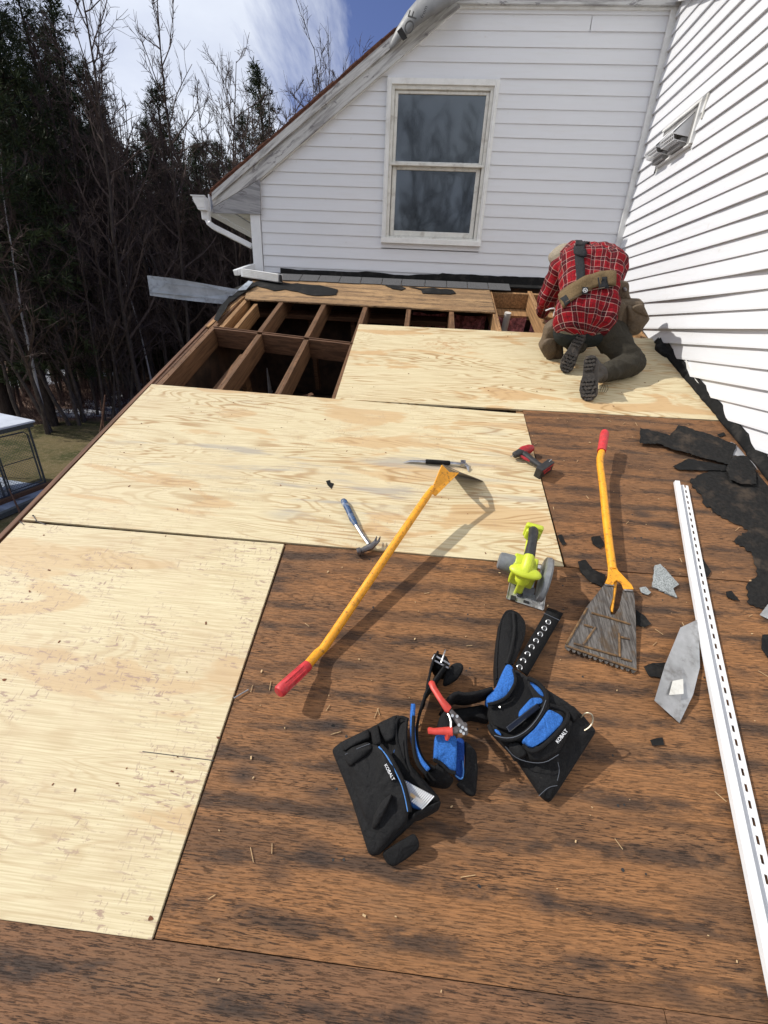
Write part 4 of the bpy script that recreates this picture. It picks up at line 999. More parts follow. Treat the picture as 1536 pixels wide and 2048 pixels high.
scrap('shingle_piece', [(933, 828), (962, 820), (1000, 860), (1062, 930), (1030, 950), (1052, 1000), (990, 975), (920, 940), (925, 880)], .006, MT['shinglel'], 'broken piece of pale grey shingle left of the white channel', 6, 1.5, th=.006, cat='shingle')
scrap('shingle_piece', [(850, 950), (880, 945), (910, 975), (895, 988), (860, 975)], .004, MT['shinglel'], 'crumb of pale grey shingle right of the scraper tang', 7, 2, th=.004, cat='shingle')
# loose nails on the lower sheet
for i, (a, b, lab) in enumerate((((66, 1031), (74, 1043), 'upright bent nail at the seam of the two lower left sheets'), ((72, 1042), (91, 1049), 'slanting nail lying across the seam at the left'), ((40, 1043), (47, 1049), 'short nail near the left end of the sheet seam'), ((468, 1396), (497, 1379), 'long thin nail on old sheathing beside the lower sheet'))):
    pa_, pb_ = P(*a, .006), P(*b, .004)
    nb = MB().tube([pa_, pb_], .0017 if i < 3 else .002, 6); dd = np.array(pb_) - np.array(pa_); dd /= np.linalg.norm(dd)
    nb.tube([pa_, tuple(np.array(pa_) + dd * .0015)], .004, 8); single('nail', nb, MT['darksteel'] if i < 3 else MT['galv'], lab, 'nail', pa_)
# splinters and crumbs
deb = MB(); r_ = random.Random(21)
for k in range(260):
    u, v = r_.uniform(1.25, 3.5), r_.uniform(-1.6, 1.2)
    if u < 2.44 and v > 0: continue
    a = r_.uniform(0, math.pi); l = r_.choice([.003, .004, .005, .008, .02, .03]) * r_.uniform(.6, 1.3); wd = .0012 if l > .012 else l * .5
    deb.obox((u, v, .001), (math.cos(a) * l / 2, math.sin(a) * l / 2, 0), (-math.sin(a) * wd / 2, math.cos(a) * wd / 2, 0), (0, 0, .001))
MT['splinter'] = plain('pale_splinter', (.55, .38, .20), .8, var=.2)
ob = single('wood_splinters', deb, MT['splinter'], 'pale splinters and crumbs scattered on the old sheathing', 'debris', (0, 0, 0)); ob['kind'] = 'stuff'
deb = MB()
for k in range(240):
    u, v = r_.uniform(.05, 3.5), r_.uniform(-1.2, 2.4)
    if (u > 1.2 and v < 0) or (u > 2.4 and v < 1.2) or (u < 1.25 and v > 1.2): continue
    a = r_.uniform(0, math.pi); l = r_.choice([.003, .004, .006, .010]) * r_.uniform(.6, 1.2); wd = l * .45
    deb.obox((u, v, .0025), (math.cos(a) * l / 2, math.sin(a) * l / 2, 0), (-math.sin(a) * wd / 2, math.cos(a) * wd / 2, 0), (0, 0, .001))
ob = single('dirt_crumbs', deb, MT['rust'], 'dark dirt crumbs scattered on the new plywood sheets', 'debris', (0, 0, 0)); ob['kind'] = 'stuff'

# ================================================================ TOOL BELT WITH TWO POUCHES
cL = lambda x, y, h: P(640 + x / 4.8, 1380 + y / 4.8, h)
cR = lambda x, y, h: P(840 + x / 4.042, 1200 + y / 4.042, h)
def fabric(name, c, c2=None, dirtc=(.10, .09, .085), rough=.85, sc=900):
    t = NT(name); w1 = t.noise((260, 260, 260), 3, .7); g = t.noise((9, 9, 9), 5, .6); d = t.noise((55, 55, 55), 4, .7)
    base = t.mix(t.ss(w1, .3, .7), tuple(q * .7 for q in c), tuple(min(1, q * 1.3) for q in c))
    base = t.mix(t.ss(g, .5, .72, 0, .35), base, c2 or tuple(min(1, q * 1.6 + .01) for q in c))
    base = t.mix(t.ss(d, .66, .76, 0, .5), base, dirtc)
    fo = t.noise((26, 17, 22), 3, .5, 1.2)
    t.bump(t.math('ADD', t.math('MULTIPLY', w1, .25), t.math('ADD', t.math('MULTIPLY', d, .3), t.math('MULTIPLY', fo, 1.6))), .8, .006); return t.out(base, rough, 0, .25)
MT['fblack'] = fabric('black_canvas', (.0105, .0105, .011), (.017, .017, .018), (.06, .055, .05))
MT['fblack2'] = fabric('black_webbing', (.007, .007, .0075), (.012, .012, .013), (.05, .045, .04))
MT['fblue'] = fabric('bright_blue_lining', (.030, .13, .42), (.02, .075, .27), (.06, .13, .25))
MT['fpipe'] = fabric('blue_piping', (.07, .20, .48))
MT['thread'] = plain('grey_thread', (.09, .10, .12), .8, var=.1, bump=0)
MT['labelw'] = plain('label_white', (.75, .76, .78), .6, var=.05, bump=0)
bo = P(900, 1500, 0)
tb = thing('tool_belt', 'black and blue tool belt with two open pouches lying on old sheathing', 'tool belt', bo)
def pil(name, pts, t, mat, par=tb, nz=.004, foot=None, seed=1, dens=.006, edge=.28):
    return MB().pillow(pts, t, nz=nz, foot=foot, seed=seed, dens=dens, edge=edge).build(name, mat, par, smooth=True, auto=60)
def ribbon(name, path, h0, h1, mat, par=tb, th=.006, nr=3):
    """strap standing on its edge along a pixel path [(x,y)] or with per point heights"""
    pts = [np.array(p, float) for p in path]
    for _ in range(2):
        q = [pts[0]]
        for i in range(len(pts) - 1): q += [pts[i] * .75 + pts[i + 1] * .25, pts[i] * .25 + pts[i + 1] * .75]
        pts = q + [pts[-1]]
    n = len(pts); rows = []
    for j in range(nr + 1):
        f = j / nr; rows.append([tuple(p + np.array([0, 0, (h0 + (h1 - h0) * f)]) + np.array([math.sin(f * math.pi) * .003, 0, 0])) for p in pts])
    ob = MB().grid(rows).build(name, mat, par, smooth=True); s_ = ob.modifiers.new('t', 'SOLIDIFY'); s_.thickness = th; s_.offset = 0; return ob
def line(name, pts, r, mat, par=tb, seg=6, stuff=False):
    pts = [np.array(p, float) for p in pts]
    if len(pts) > 2:
        for _ in range(2):
            q = [pts[0]]
            for i in range(len(pts) - 1): q += [pts[i] * .75 + pts[i + 1] * .25, pts[i] * .25 + pts[i + 1] * .75]
            pts = q + [pts[-1]]
    return MB().tube(pts, r, seg).build(name, mat, par, smooth=True, kind='stuff' if stuff else None)
# --- left pouch
lp = pil('pouch', [cL(*q) for q in ((112, 575, .006), (200, 505, .014), (480, 370, .030), (740, 240, .05), (850, 290, .06), (835, 450, .07), (850, 700, .07), (1010, 880, .07), (1160, 1055, .055), (1140, 1130, .05), (930, 1245, .035), (560, 1590, .008), (470, 1585, .004), (300, 1050, .008))], .035, MT['fblack'], nz=.006, foot=.006)
pil('front_pocket', [cL(*q) for q in ((215, 560, .035), (500, 520, .07), (580, 545, .098), (700, 730, .112), (800, 900, .110), (850, 1165, .090), (840, 1260, .07), (560, 1560, .020), (400, 1180, .03), (300, 850, .035))], .022, MT['fblack'], lp, nz=.010, foot=.03, seed=5)
pil('tool_sleeve', [cL(*q) for q in ((228, 625, .05), (300, 560, .06), (470, 500, .075), (520, 560, .08), (420, 650, .07), (290, 745, .055), (262, 720, .05))], .022, MT['fblack'], lp, nz=.003, seed=8, foot=.02)
pil('tool_sleeve', [cL(*q) for q in ((205, 520, .04), (470, 375, .06), (490, 470, .07), (330, 540, .06), (225, 600, .045))], .020, MT['fblack'], lp, nz=.004, seed=11, foot=.02)
pil('webbing_loop', [cL(*q) for q in ((480, 362, .07), (560, 330, .075), (580, 470, .085), (600, 530, .085), (510, 540, .085), (500, 470, .08))], .014, MT['fblack2'], lp, nz=.002, seed=12, foot=.02)
pil('top_band', [cL(*q) for q in ((545, 330, .065), (735, 240, .075), (740, 330, .085), (715, 470, .09), (640, 505, .085), (590, 430, .08))], .016, MT['fblack'], lp, nz=.004, seed=14, foot=.02)
pil('pouch_lining', [cL(*q) for q in ((700, 600, .074), (745, 470, .074), (800, 480, .076), (850, 700, .078), (1000, 885, .078), (1150, 1060, .066), (1130, 1110, .062), (1000, 1160, .06), (880, 1130, .07), (830, 900, .076), (730, 720, .074))], .006, MT['fblue'], lp, nz=.002, foot=.01)
pil('pouch_inner_wall', [cL(*q) for q in ((770, 330, .085), (835, 290, .09), (830, 430, .095), (800, 520, .09), (820, 700, .09), (760, 620, .085), (740, 450, .085))], .008, MT['fblack'], lp, nz=.003, foot=.02)  # wall inside the pouch opening, same black canvas as the body
pil('side_fold', [cL(*q) for q in ((900, 1180, .075), (1120, 1080, .08), (1165, 1060, .08), (1150, 1140, .065), (960, 1240, .05), (850, 1260, .06))], .02, MT['fblack'], lp, nz=.004, foot=.03, seed=17)
line('blue_piping', [cL(*q) for q in ((565, 545, .105), (640, 630, .116), (705, 740, .124), (780, 890, .124), (815, 1010, .118), (845, 1165, .104))], .0024, MT['fpipe'], lp)
line('rim_binding', [cL(*q) for q in ((585, 530, .105), (665, 620, .118), (725, 730, .126), (800, 880, .126), (838, 1010, .120), (865, 1165, .106))], .0055, MT['fblack2'], lp, 8)
line('rim_binding', [cL(*q) for q in ((850, 285, .10), (765, 250, .095), (725, 320, .09), (735, 480, .09), (790, 660, .09), (850, 790, .09))], .005, MT['fblack2'], lp, 8)
line('stitching', [cL(*q) for q in ((195, 520, .030), (270, 760, .032), (330, 960, .032), (400, 1180, .030), (560, 1560, .020))], .0010, MT['thread'], lp, 5)
line('stitching', [cL(*q) for q in ((240, 620, .066), (360, 560, .085), (480, 515, .098))], .0008, MT['thread'], lp, 5)
pil('fold', [cL(*q) for q in ((700, 985, .11), (600, 1060, .09), (520, 1200, .06), (490, 1330, .05), (530, 1345, .05), (610, 1200, .08), (660, 1090, .10))], .016, MT['fblack'], lp, nz=.002, seed=21, foot=.02)
pil('hammer_loop', [cL(*q) for q in ((590, 1560, .012), (750, 1460, .03), (905, 1370, .045), (950, 1440, .045), (955, 1520, .035), (840, 1615, .02), (705, 1700, .008), (640, 1665, .006))], .012, MT['fblack2'], lp, nz=.002, seed=23, foot=.01)
la, lb_ = np.array(cL(640, 738, .132)), np.array(cL(698, 848, .134))
xd = lb_ - la
pil('label_patch', [cL(*q) for q in ((640, 690, .118), (700, 720, .122), (735, 850, .122), (690, 890, .116), (660, 850, .114))], .009, MT['fblack2'], lp, nz=0, foot=.01)
text('KOBALT', .0115, MT['labelw'], tb, tuple((la + lb_) / 2 + (-.001, 0, .003)), tuple(xd), (xd[1] * -1, xd[0], .0), 'lettering')
# collated nails
nsr = thing('nail_strip', 'white striped strips of collated nails sticking out of the left pouch', 'nails', cL(950, 950, .09))
a0_, a1_ = np.array(cL(815, 872, .112)), np.array(cL(1092, 1018, .098))
for k in range(16):
    t = k / 15; p = a0_ + (a1_ - a0_) * t; q = p + (np.array(cL(990, 1110, .080)) - np.array(cL(1070, 1020, .098))) * (.75 + .45 * math.sin(min(1, t * 1.6) * 1.57))
    MB().bar(p, q, .0032, .003).build('nail', MT['labelw'], nsr)
for k in range(7):
    p = np.array(cL(880 + k * 16, 1075 + k * 11, .098)); q = p + np.array(cL(850, 1150, .08)) * 0 + np.array([.014, .012, .004]); MB().bar(p, q, .003, .003).build('nail', MT['nail'], nsr)
MB().bar(np.array(cL(868, 1000, .1)), np.array(cL(985, 1085, .099)), .008, .002).build('paper_tape', MT['splinter'], nsr)
# --- belt standing on its edge from the buckle round into the left pouch
ribbon('belt_band', [cR(120, 520, 0), cR(60, 640, 0), cL(1010, 90, 0), cL(945, 260, 0), cL(905, 440, 0), cL(915, 640, 0), cL(985, 790, 0), cL(1070, 830, 0)], .012, .105, MT['fblack2'])
ribbon('belt_band', [cR(180, 620, 0), cR(80, 760, 0), cR(10, 860, 0), cL(975, 210, 0)], .02, .105, MT['fblack'])
ribbon('blue_pad', [cL(868, 265, 0), cL(860, 420, 0), cL(870, 620, 0), cL(920, 760, 0), cL(1000, 860, 0)], .098, .124, MT['fblue'], th=.012)
line('pad_binding', [cL(900, 250, .125), cL(890, 430, .125), cL(905, 620, .125), cL(950, 730, .122), cL(1020, 800, .115)], .006, MT['fblack2'])
line('pad_binding', [cL(835, 280, .120), cL(820, 430, .120), cL(830, 620, .118), cL(870, 780, .115), cL(990, 900, .105)], .005, MT['fblack2'])
pil('belt_end', [cR(*q) for q in ((105, 430, .07), (210, 455, .075), (245, 530, .07), (200, 600, .06), (120, 560, .06), (98, 500, .065))], .016, MT['fblack2'], nz=.001, foot=.05)
pil('belt_flap', [cR(*q) for q in ((255, 520, .085), (310, 505, .09), (350, 520, .09), (355, 560, .085), (300, 640, .06), (220, 690, .05), (180, 690, .05), (200, 600, .06))], .010, MT['fblack'], nz=.003, foot=.01)
bkl = [cR(100, 480, .096), cR(115, 445, .10), cR(240, 520, .098), cR(230, 550, .094), cR(100, 480, .096)]
MB().tube(bkl, .0035, 8).tube([cR(172, 505, .1), cR(190, 450, .106), cR(205, 405, .10)], .0028, 7).build('buckle', MT['steel'], tb, smooth=True)
# --- middle holster
ho = pil('holster', [cL(*q) for q in ((1105, 430, .12), (1200, 425, .13), (1310, 440, .13), (1315, 600, .115), (1305, 790, .085), (1240, 775, .085), (1170, 700, .09), (1090, 665, .10))], .010, MT['fblue'], nz=.002, foot=.02)
MT['fblue2'] = fabric('deep_blue_lining', (.008, .045, .22), (.005, .03, .15), (.02, .05, .15))
pil('holster_lining', [cL(*q) for q in ((1310, 450, .10), (1385, 470, .10), (1385, 700, .07), (1365, 870, .05), (1300, 800, .07))], .005, MT['fblue2'], ho, nz=.001, foot=.03)
pil('holster_back', [cL(*q) for q in ((1385, 480, .085), (1500, 590, .075), (1515, 770, .05), (1495, 1020, .012), (1440, 1020, .008), (1300, 900, .03), (1375, 870, .05), (1395, 680, .07))], .014, MT['fblack'], ho, nz=.004, foot=.01, seed=31)
line('blue_piping', [cL(1370, 680, .082), cL(1380, 800, .07), cL(1360, 865, .062), cL(1300, 820, .075)], .0022, MT['fpipe'], ho)
line('rim_binding', [cL(1092, 670, .108), cL(1170, 705, .10), (cL(1230, 780, .095)), cL(1300, 800, .095)], .005, MT['fblack2'], ho)
pil('belt_fold', [cL(*q) for q in ((1000, 800, .05), (1080, 790, .06), (1120, 700, .07), (1200, 780, .07), (1290, 870, .04), (1240, 930, .03), (1120, 920, .03), (1020, 890, .03))], .03, MT['fblack2'], nz=.006, foot=.03, seed=33)
pil('belt_loop', [cL(*q) for q in ((1140, 270, .10), (1200, 190, .11), (1260, 240, .11), (1240, 380, .11), (1130, 400, .10))], .010, MT['fblack2'], nz=.002, foot=.04)
ribbon('belt_band', [cR(150, 960, 0), cR(240, 850, 0), cR(330, 870, 0), cR(440, 850, 0), cR(530, 820, 0)], .03, .115, MT['fblack2'], th=.010)
pil('belt_floor', [cR(*q) for q in ((200, 900, .02), (330, 880, .03), (520, 850, .03), (560, 990, .03), (400, 960, .02), (320, 1010, .015), (230, 1020, .02))], .02, MT['fblack2'], nz=.004, foot=.02)
# --- right pouch
rp = pil('pouch', [cR(*q) for q in ((560, 985, .05), (575, 1080, .05), (660, 1170, .045), (790, 1300, .03), (985, 1600, .010), (1048, 1642, .006), (1120, 1540, .02), (1330, 1210, .06), (1422, 1068, .08), (1300, 925, .09), (1180, 830, .10), (1030, 735, .10), (880, 640, .09), (760, 560, .07), (620, 740, .05), (520, 830, .05))], .028, MT['fblack'], nz=.006, foot=.006, seed=41)
pil('pouch_cavity', [cR(*q) for q in ((545, 840, .088), (700, 790, .088), (770, 600, .094), (860, 640, .098), (960, 740, .098), (900, 870, .098), (720, 1060, .092), (590, 1010, .09))], .003, MT['fblack2'], rp, nz=.001, foot=.004)
pil('pouch_lining', [cR(*q) for q in ((800, 900, .102), (900, 790, .106), (985, 790, .106), (1000, 830, .106), (930, 850, .106), (800, 950, .104))], .004, MT['fblue'], rp, nz=.002, foot=.01)
pil('pouch_lining', [cR(*q) for q in ((880, 660, .106), (930, 665, .11), (1000, 740, .112), (1010, 790, .112), (960, 760, .11))], .006, MT['fblue'], rp, nz=.002, foot=.02)
pil('pouch_lining', [cR(*q) for q in ((590, 1035, .098), (620, 1040, .10), (670, 1100, .10), (640, 1110, .098), (600, 1080, .098))], .004, MT['fblue'], rp, nz=.001, foot=.01)
pil('blue_flap', [cR(*q) for q in ((528, 800, .095), (620, 700, .105), (660, 600, .11), (700, 515, .112), (745, 530, .112), (775, 640, .115), (760, 720, .11), (680, 800, .105), (560, 850, .10))], .010, MT['fblue'], rp, nz=.003, foot=.03, seed=43)
line('flap_binding', [cR(*q) for q in ((548, 845, .108), (620, 830, .112), (700, 790, .118), (745, 720, .12), (778, 650, .122), (755, 560, .12))], .005, MT['fblack2'], rp)
pil('front_body', [cR(*q) for q in ((640, 1130, .06), (760, 1150, .085), (880, 1090, .10), (990, 990, .11), (1050, 860, .115), (1190, 860, .115), (1300, 960, .10), (1405, 1070, .085), (1300, 1230, .055), (1050, 1610, .014), (995, 1590, .014), (800, 1300, .035))], .022, MT['fblack'], rp, nz=.009, foot=.02, seed=45)
pil('blue_pocket', [cR(*q) for q in ((822, 1135, .118), (930, 1040, .128), (1040, 880, .132), (1120, 920, .13), (1165, 950, .128), (1140, 1010, .126), (1020, 1130, .122), (905, 1200, .116))], .006, MT['fblue'], rp, nz=.003, foot=.015, seed=46)
pil('lower_pocket', [cR(*q) for q in ((850, 1200, .10), (960, 1240, .108), (1100, 1110, .118), (1200, 980, .12), (1215, 1060, .112), (1130, 1220, .10), (1000, 1310, .09), (900, 1300, .085))], .016, MT['fblack'], rp, nz=.005, foot=.03, seed=47)
pil('side_sleeve', [cR(*q) for q in ((700, 1170, .082), (790, 1150, .09), (870, 1250, .09), (780, 1300, .07))], .014, MT['fblack'], rp, nz=.003, foot=.02, seed=48)
pil('side_sleeve', [cR(*q) for q in ((1150, 850, .125), (1240, 860, .125), (1290, 930, .12), (1250, 1000, .115), (1190, 930, .12))], .016, MT['fblack2'], rp, nz=.003, foot=.03, seed=49)
pil('corner_patch', [cR(*q) for q in ((1100, 1500, .035), (1045, 1635, .016), (985, 1595, .016), (960, 1550, .025), (1040, 1500, .036))], .012, MT['fblack2'], rp, nz=.001, foot=.01)
line('rim_binding', [cR(*q) for q in ((560, 1010, .10), (590, 1090, .102), (680, 1130, .105), (780, 1120, .112), (890, 1050, .122), (985, 930, .13), (1030, 810, .132), (1010, 730, .13), (940, 660, .125), (870, 632, .12))], .0075, MT['fblack2'], rp, 8)
line('rim_piping', [cR(*q) for q in ((600, 1095, .110), (690, 1120, .112), (790, 1105, .120), (890, 1035, .130), (980, 915, .138), (1018, 810, .14))], .0012, MT['thread'], rp)
line('rim_binding', [cR(*q) for q in ((830, 1170, .115), (890, 1230, .116), (960, 1210, .122), (1080, 1110, .130), (1180, 990, .134), (1205, 920, .134), (1150, 880, .13), (1050, 850, .13))], .006, MT['fblack2'], rp, 8)
line('stitching', [cR(*q) for q in ((1115, 1310, .082), (1130, 1380, .07), (1110, 1460, .055))], .0008, MT['thread'], rp)
line('stitching', [cR(*q) for q in ((960, 1585, .034), (1040, 1510, .046), (1110, 1500, .046))], .0008, MT['thread'], rp)
line('stitching', [cR(*q) for q in ((690, 1185, .100), (780, 1290, .088), (990, 1330, .098), (1120, 1250, .108))], .0009, MT['thread'], rp)
line('tool_ring', [cR(*q) for q in ((1300, 950, .11), (1345, 905, .13), (1395, 925, .135), (1400, 985, .12), (1370, 1030, .11), (1330, 1055, .10))], .0024, plain('dull_brass_ring', (.42, .36, .26), .35, metal=.8), rp, 8)
la, lb_ = np.array(cR(1118, 1138, .142)), np.array(cR(1175, 1066, .146)); xd = lb_ - la
text('KOBALT', .0125, MT['labelw'], tb, tuple((la + lb_) / 2), tuple(xd), (-xd[1], xd[0], 0), 'lettering')
pil('belt_pad', [cR(*q) for q in ((690, 85, .05), (740, 78, .055), (800, 110, .055), (850, 180, .055), (845, 290, .055), (800, 420, .06), (740, 530, .07), (690, 560, .075), (620, 680, .06), (612, 520, .045), (628, 320, .045), (650, 170, .048))], .016, MT['fblack2'], nz=.002, foot=.045, seed=51)
line('pad_ridge', [cR(*q) for q in ((755, 100, .072), (765, 250, .074), (740, 400, .078), (700, 520, .085))], .006, MT['fblack'])
line('pad_binding', [cR(*q) for q in ((620, 640, .066), (618, 480, .055), (635, 300, .055), (655, 160, .056), (700, 92, .058), (760, 90, .062), (830, 150, .06), (848, 210, .06), (840, 300, .06), (780, 450, .066), (745, 520, .074))], .004, MT['fblack2'])
strap_pts = [cR(1048, 52, .004), cR(1160, 105, .004), cR(1010, 380, .02), cR(865, 610, .07), cR(760, 520, .08), cR(905, 290, .025)]
st = MB(); rows = []
A0, A1, B0, B1 = [np.array(q) for q in (cR(1035, 60, .006), cR(1160, 108, .006), cR(765, 530, .075), cR(870, 612, .065))]
for i in range(17):
    f = i / 16; hh = (.006 * (1 - f) + .07 * f ** 2.2)
    a = A0 * (1 - f) + B0 * f; b = A1 * (1 - f) + B1 * f
    rows.append([tuple(a), tuple((a + b) / 2 + (0, 0, .001)), tuple(b)])
stp = st.grid(rows).build('grommet_strap', MT['fblack2'], tb, smooth=True); sm_ = stp.modifiers.new('t', 'SOLIDIFY'); sm_.thickness = .004
MB().bar(np.array(cR(1000, 105, .016)), np.array(cR(1130, 165, .016)), .002, .001).build('stitching', MT['thread'], stp)
for k, (x, y) in enumerate(((1037, 178), (1005, 230), (972, 278), (938, 330), (903, 380), (870, 438), (834, 492), (805, 545))):
    f = (k + 1.9) / 10.0; h = .006 * (1 - f) + .072 * f + .007; c = np.array(cR(x, y, h)); dn = np.array([0, -.4, 1.0]) / 1.077
    ringp = []
    ax = np.array([1.0, 0, 0]); ay = np.cross(dn, ax)
    for j in range(15): an = 2 * math.pi * j / 14; ringp.append(c + .0082 * (ax * math.cos(an) + ay * math.sin(an)))
    MB().tube(ringp, .0017, 6, caps=False).build('grommet', MT['nail'], stp, smooth=True)
    MB().tube([c - dn * .0005, c + dn * .0006], .0068, 12).build('grommet_hole', MT['coverblk'], stp)
phn = single('smartphone', MB().prism([cR(690, 1030, .098), cR(720, 1078, .098), cR(972, 878, .108), cR(945, 835, .108)], (0, 0, .006)), plain('phone_glass', (.01, .012, .018), .08, var=.1, bump=0, spec=.8),
             'dark smartphone standing in the open right pouch', 'phone', cR(830, 950, .1), bevel=.003)
# snips
sn = thing('wire_snips', 'red handled snips with a dark pivot head hooked on the middle holster', 'snips', cR(200, 900, .13))
MT['snipred'] = plain('red_snip_handle', (.50, .045, .030), .45, var=.15, sc=40, dirt=(.30, .05, .04), damt=.5)
MB().tube([cR(88, 655, .150), cR(92, 668, .150), cR(110, 712, .152), cR(165, 800, .156), cR(225, 880, .158), cR(240, 892, .158)], [.005, .010, .0095, .0095, .0125, .010], 10, flat=.7).build('handle', MT['snipred'], sn, smooth=True)
MB().tube([cR(62, 1055, .150), cR(70, 1055, .150), cR(110, 1062, .152), (cR(180, 1060, .156)), cR(262, 1062, .158)], [.005, .0095, .0085, .010, .0125], 10, flat=.7).tube([cR(220, 1070, .155), cR(222, 1105, .150), cR(215, 1135, .146)], [.010, .008, .004], 8).build('handle', MT['snipred'], sn, smooth=True)
MB().tube([cR(245, 895, .158), cR(300, 960, .158), cR(360, 1050, .155), cR(375, 1090, .150)], [.007, .010, .012, .006], 8, flat=.6).tube([cR(262, 1062, .156), cR(330, 1040, .156), cR(372, 1000, .152)], [.008, .012, .006], 8, flat=.6).build('jaw', MT['darksteel'], sn, smooth=True)
MB().tube([cR(225, 920, .160), cR(240, 945, .162), cR(250, 985, .162), cR(250, 1030, .160)], .0028, 6).build('spring', MT['nail'], sn, smooth=True)
for (x, y) in ((262, 935), (300, 940), (315, 1010), (345, 1030), (370, 1045), (330, 1060), (352, 1078)): MB().tube([cR(x, y, .166), cR(x, y, .170)], .0042, 8).build('rivet', MT['nail'], sn, smooth=True)
MB().tube([cR(643, 862, .102), cR(648, 872, .104)], [.004, .002], 6).build('metal_tip', MT['nail'], rp)

# ================================================================ KNEELING MAN
from mathutils.bvhtree import BVHTree
MT['pants'] = fabric('olive_work_trousers', (.038, .033, .024), (.062, .055, .040), (.09, .08, .065))
MT['darkcloth'] = fabric('dark_undershirt', (.018, .022, .022), (.03, .03, .03))
MT['hemgrey'] = fabric('grey_olive_fleece', (.17, .16, .125), (.12, .11, .085))
MT['canvas'] = fabric('brown_canvas_belt', (.145, .098, .048), (.10, .066, .034), (.23, .18, .11))
MT['leather'] = fabric('dark_oiled_leather', (.120, .088, .058), (.065, .047, .033), (.20, .165, .125), rough=.7)
MT['strap'] = fabric('black_strap', (.020, .021, .023), (.03, .03, .033))
MT['skin'] = plain('skin', (.42, .25, .18), .6, var=.1, bump=.05)
MT['cap'] = fabric('tan_cap', (.30, .26, .20), (.22, .19, .15))
MT['rubber'] = plain('boot_rubber', (.035, .030, .026), .75, var=.4, sc=60, bump=.4, dirt=(.14, .11, .085), dsc=30, damt=.7)
MT['bootl'] = plain('boot_leather', (.040, .032, .026), .6, var=.4, sc=50, bump=.3, dirt=(.10, .08, .06), dsc=20, damt=.6)
# plaid driven by the cloth's own coordinates
t = NT('red_plaid_flannel')
at = t.n('ShaderNodeAttribute'); at.attribute_name = 'cloth'
sp = t.n('ShaderNodeSeparateXYZ'); t.t.links.new(at.outputs['Vector'], sp.inputs[0])
def stripes(c, per):
    x = t.math('MULTIPLY', t.math('FRACT', t.math('ADD', t.math('DIVIDE', c, per), 40.0)), 1.0)
    d1 = t.math('ABSOLUTE', t.math('SUBTRACT', x, .5))
    blk = t.ss(d1, .13, .15, 1, 0)
    dw = t.math('ABSOLUTE', t.math('SUBTRACT', d1, .175)); wh = t.ss(dw, .010, .026, 1, 0)
    dm = t.math('ABSOLUTE', t.math('SUBTRACT', d1, .49)); md = t.ss(dm, .010, .022, 1, 0)
    mid = t.ss(d1, .02, .035, 1, 0)
    return blk, wh, md, mid
bx, wx, mx, qx = stripes(sp.outputs[0], .090); by, wy, my, qy = stripes(sp.outputs[1], .088)
base = (.27, .006, .013)
blk = t.math('MULTIPLY', t.math('ADD', bx, by), .5)
col = t.mix(t.math('MULTIPLY', blk, 1.55, clamp=True), base, (.014, .006, .009))
col = t.mix(t.math('MULTIPLY', t.math('MAXIMUM', mx, my), .6), col, (.06, .01, .015))
col = t.mix(t.math('MULTIPLY', t.math('MAXIMUM', qx, qy), .35), col, (.25, .02, .03))
col = t.mix(t.math('MULTIPLY', t.math('MAXIMUM', wx, wy), .55), col, (.50, .42, .37))
fz = t.noise((300, 300, 300), 3, .7); fo = t.noise((22, 12, 18), 3, .5, 1.5); t.bump(t.math('ADD', t.math('MULTIPLY', fz, .2), t.math('MULTIPLY', fo, 1.8)), .9, .008)
col = t.mix(t.ss(fz, .3, .7, 0, .25), col, (.12, .02, .02))
MT['plaid'] = t.out(col, .9, 0, .15)

def capsule_mesh(caps, seg=14):
    m = MB()
    for (a, ra, b, rb) in caps:
        a, b = np.array(a, float), np.array(b, float); d = b - a; L = np.linalg.norm(d)
        d = d / L if L > 1e-6 else np.array([0, 0, 1.0])
        pts, rs = [], []
        for k in range(5): an = math.pi / 2 * k / 4 * .98 + .02; pts.append(a - d * ra * math.cos(an)); rs.append(ra * math.sin(an))
        for k in range(1, 6): an = math.pi / 2 * (1 - k / 5) * .98 + .02 if k < 5 else .02; pts.append(b + d * rb * math.cos(an)) if k else None; rs.append(rb * math.sin(an))
        m.tube(pts, rs, seg)
    return m
def organic(name, caps, mat, parent, voxel=.012, smooth=6, wr=0.0, wf=9, seed=0, scale=(1, 1, 1), extra=None, post=None, wdir=(1, 1, 1)):
    m = capsule_mesh(caps)
    if extra: m.add(extra.v, extra.f)
    ob = m.build(name, mat, parent)
    r = ob.modifiers.new('r', 'REMESH'); r.mode = 'VOXEL'; r.voxel_size = voxel
    s_ = ob.modifiers.new('s', 'SMOOTH'); s_.factor = .5; s_.iterations = smooth
    dg = bpy.context.evaluated_depsgraph_get(); bpy.context.view_layer.update(); dg.update()
    me = bpy.data.meshes.new_from_object(ob.evaluated_get(dg)); ob.modifiers.clear(); old = ob.data; ob.data = me; bpy.data.meshes.remove(old); me.name = name
    if not me.materials: me.materials.append(mat)
    if wr:
        me.update(); nr = [v.normal.copy() for v in me.vertices]
        for v, n_ in zip(me.vertices, nr):
            c = Vector((v.co.x * wdir[0], v.co.y * wdir[1], v.co.z * wdir[2]))
            k = mnoise.noise(c * wf + Vector((seed, 0, 0))); k2 = mnoise.noise(c * wf * 2.3 + Vector((seed, 4, 0)))
            v.co += n_ * wr * ((1 - abs(k) * 3.2) * .6 + k2 * .5)
    me.polygons.foreach_set('use_smooth', [True] * len(me.polygons)); me.update()
    return ob
mo = (2.95, 1.95, 0)
man = thing('person', 'man in a red plaid shirt kneeling bent forward on the upper plywood sheet', 'person', mo)
S = [np.array(q) for q in ((2.885, 1.97, .335), (2.90, 2.08, .440), (2.925, 2.26, .535), (2.945, 2.44, .535), (2.92, 2.57, .50))]
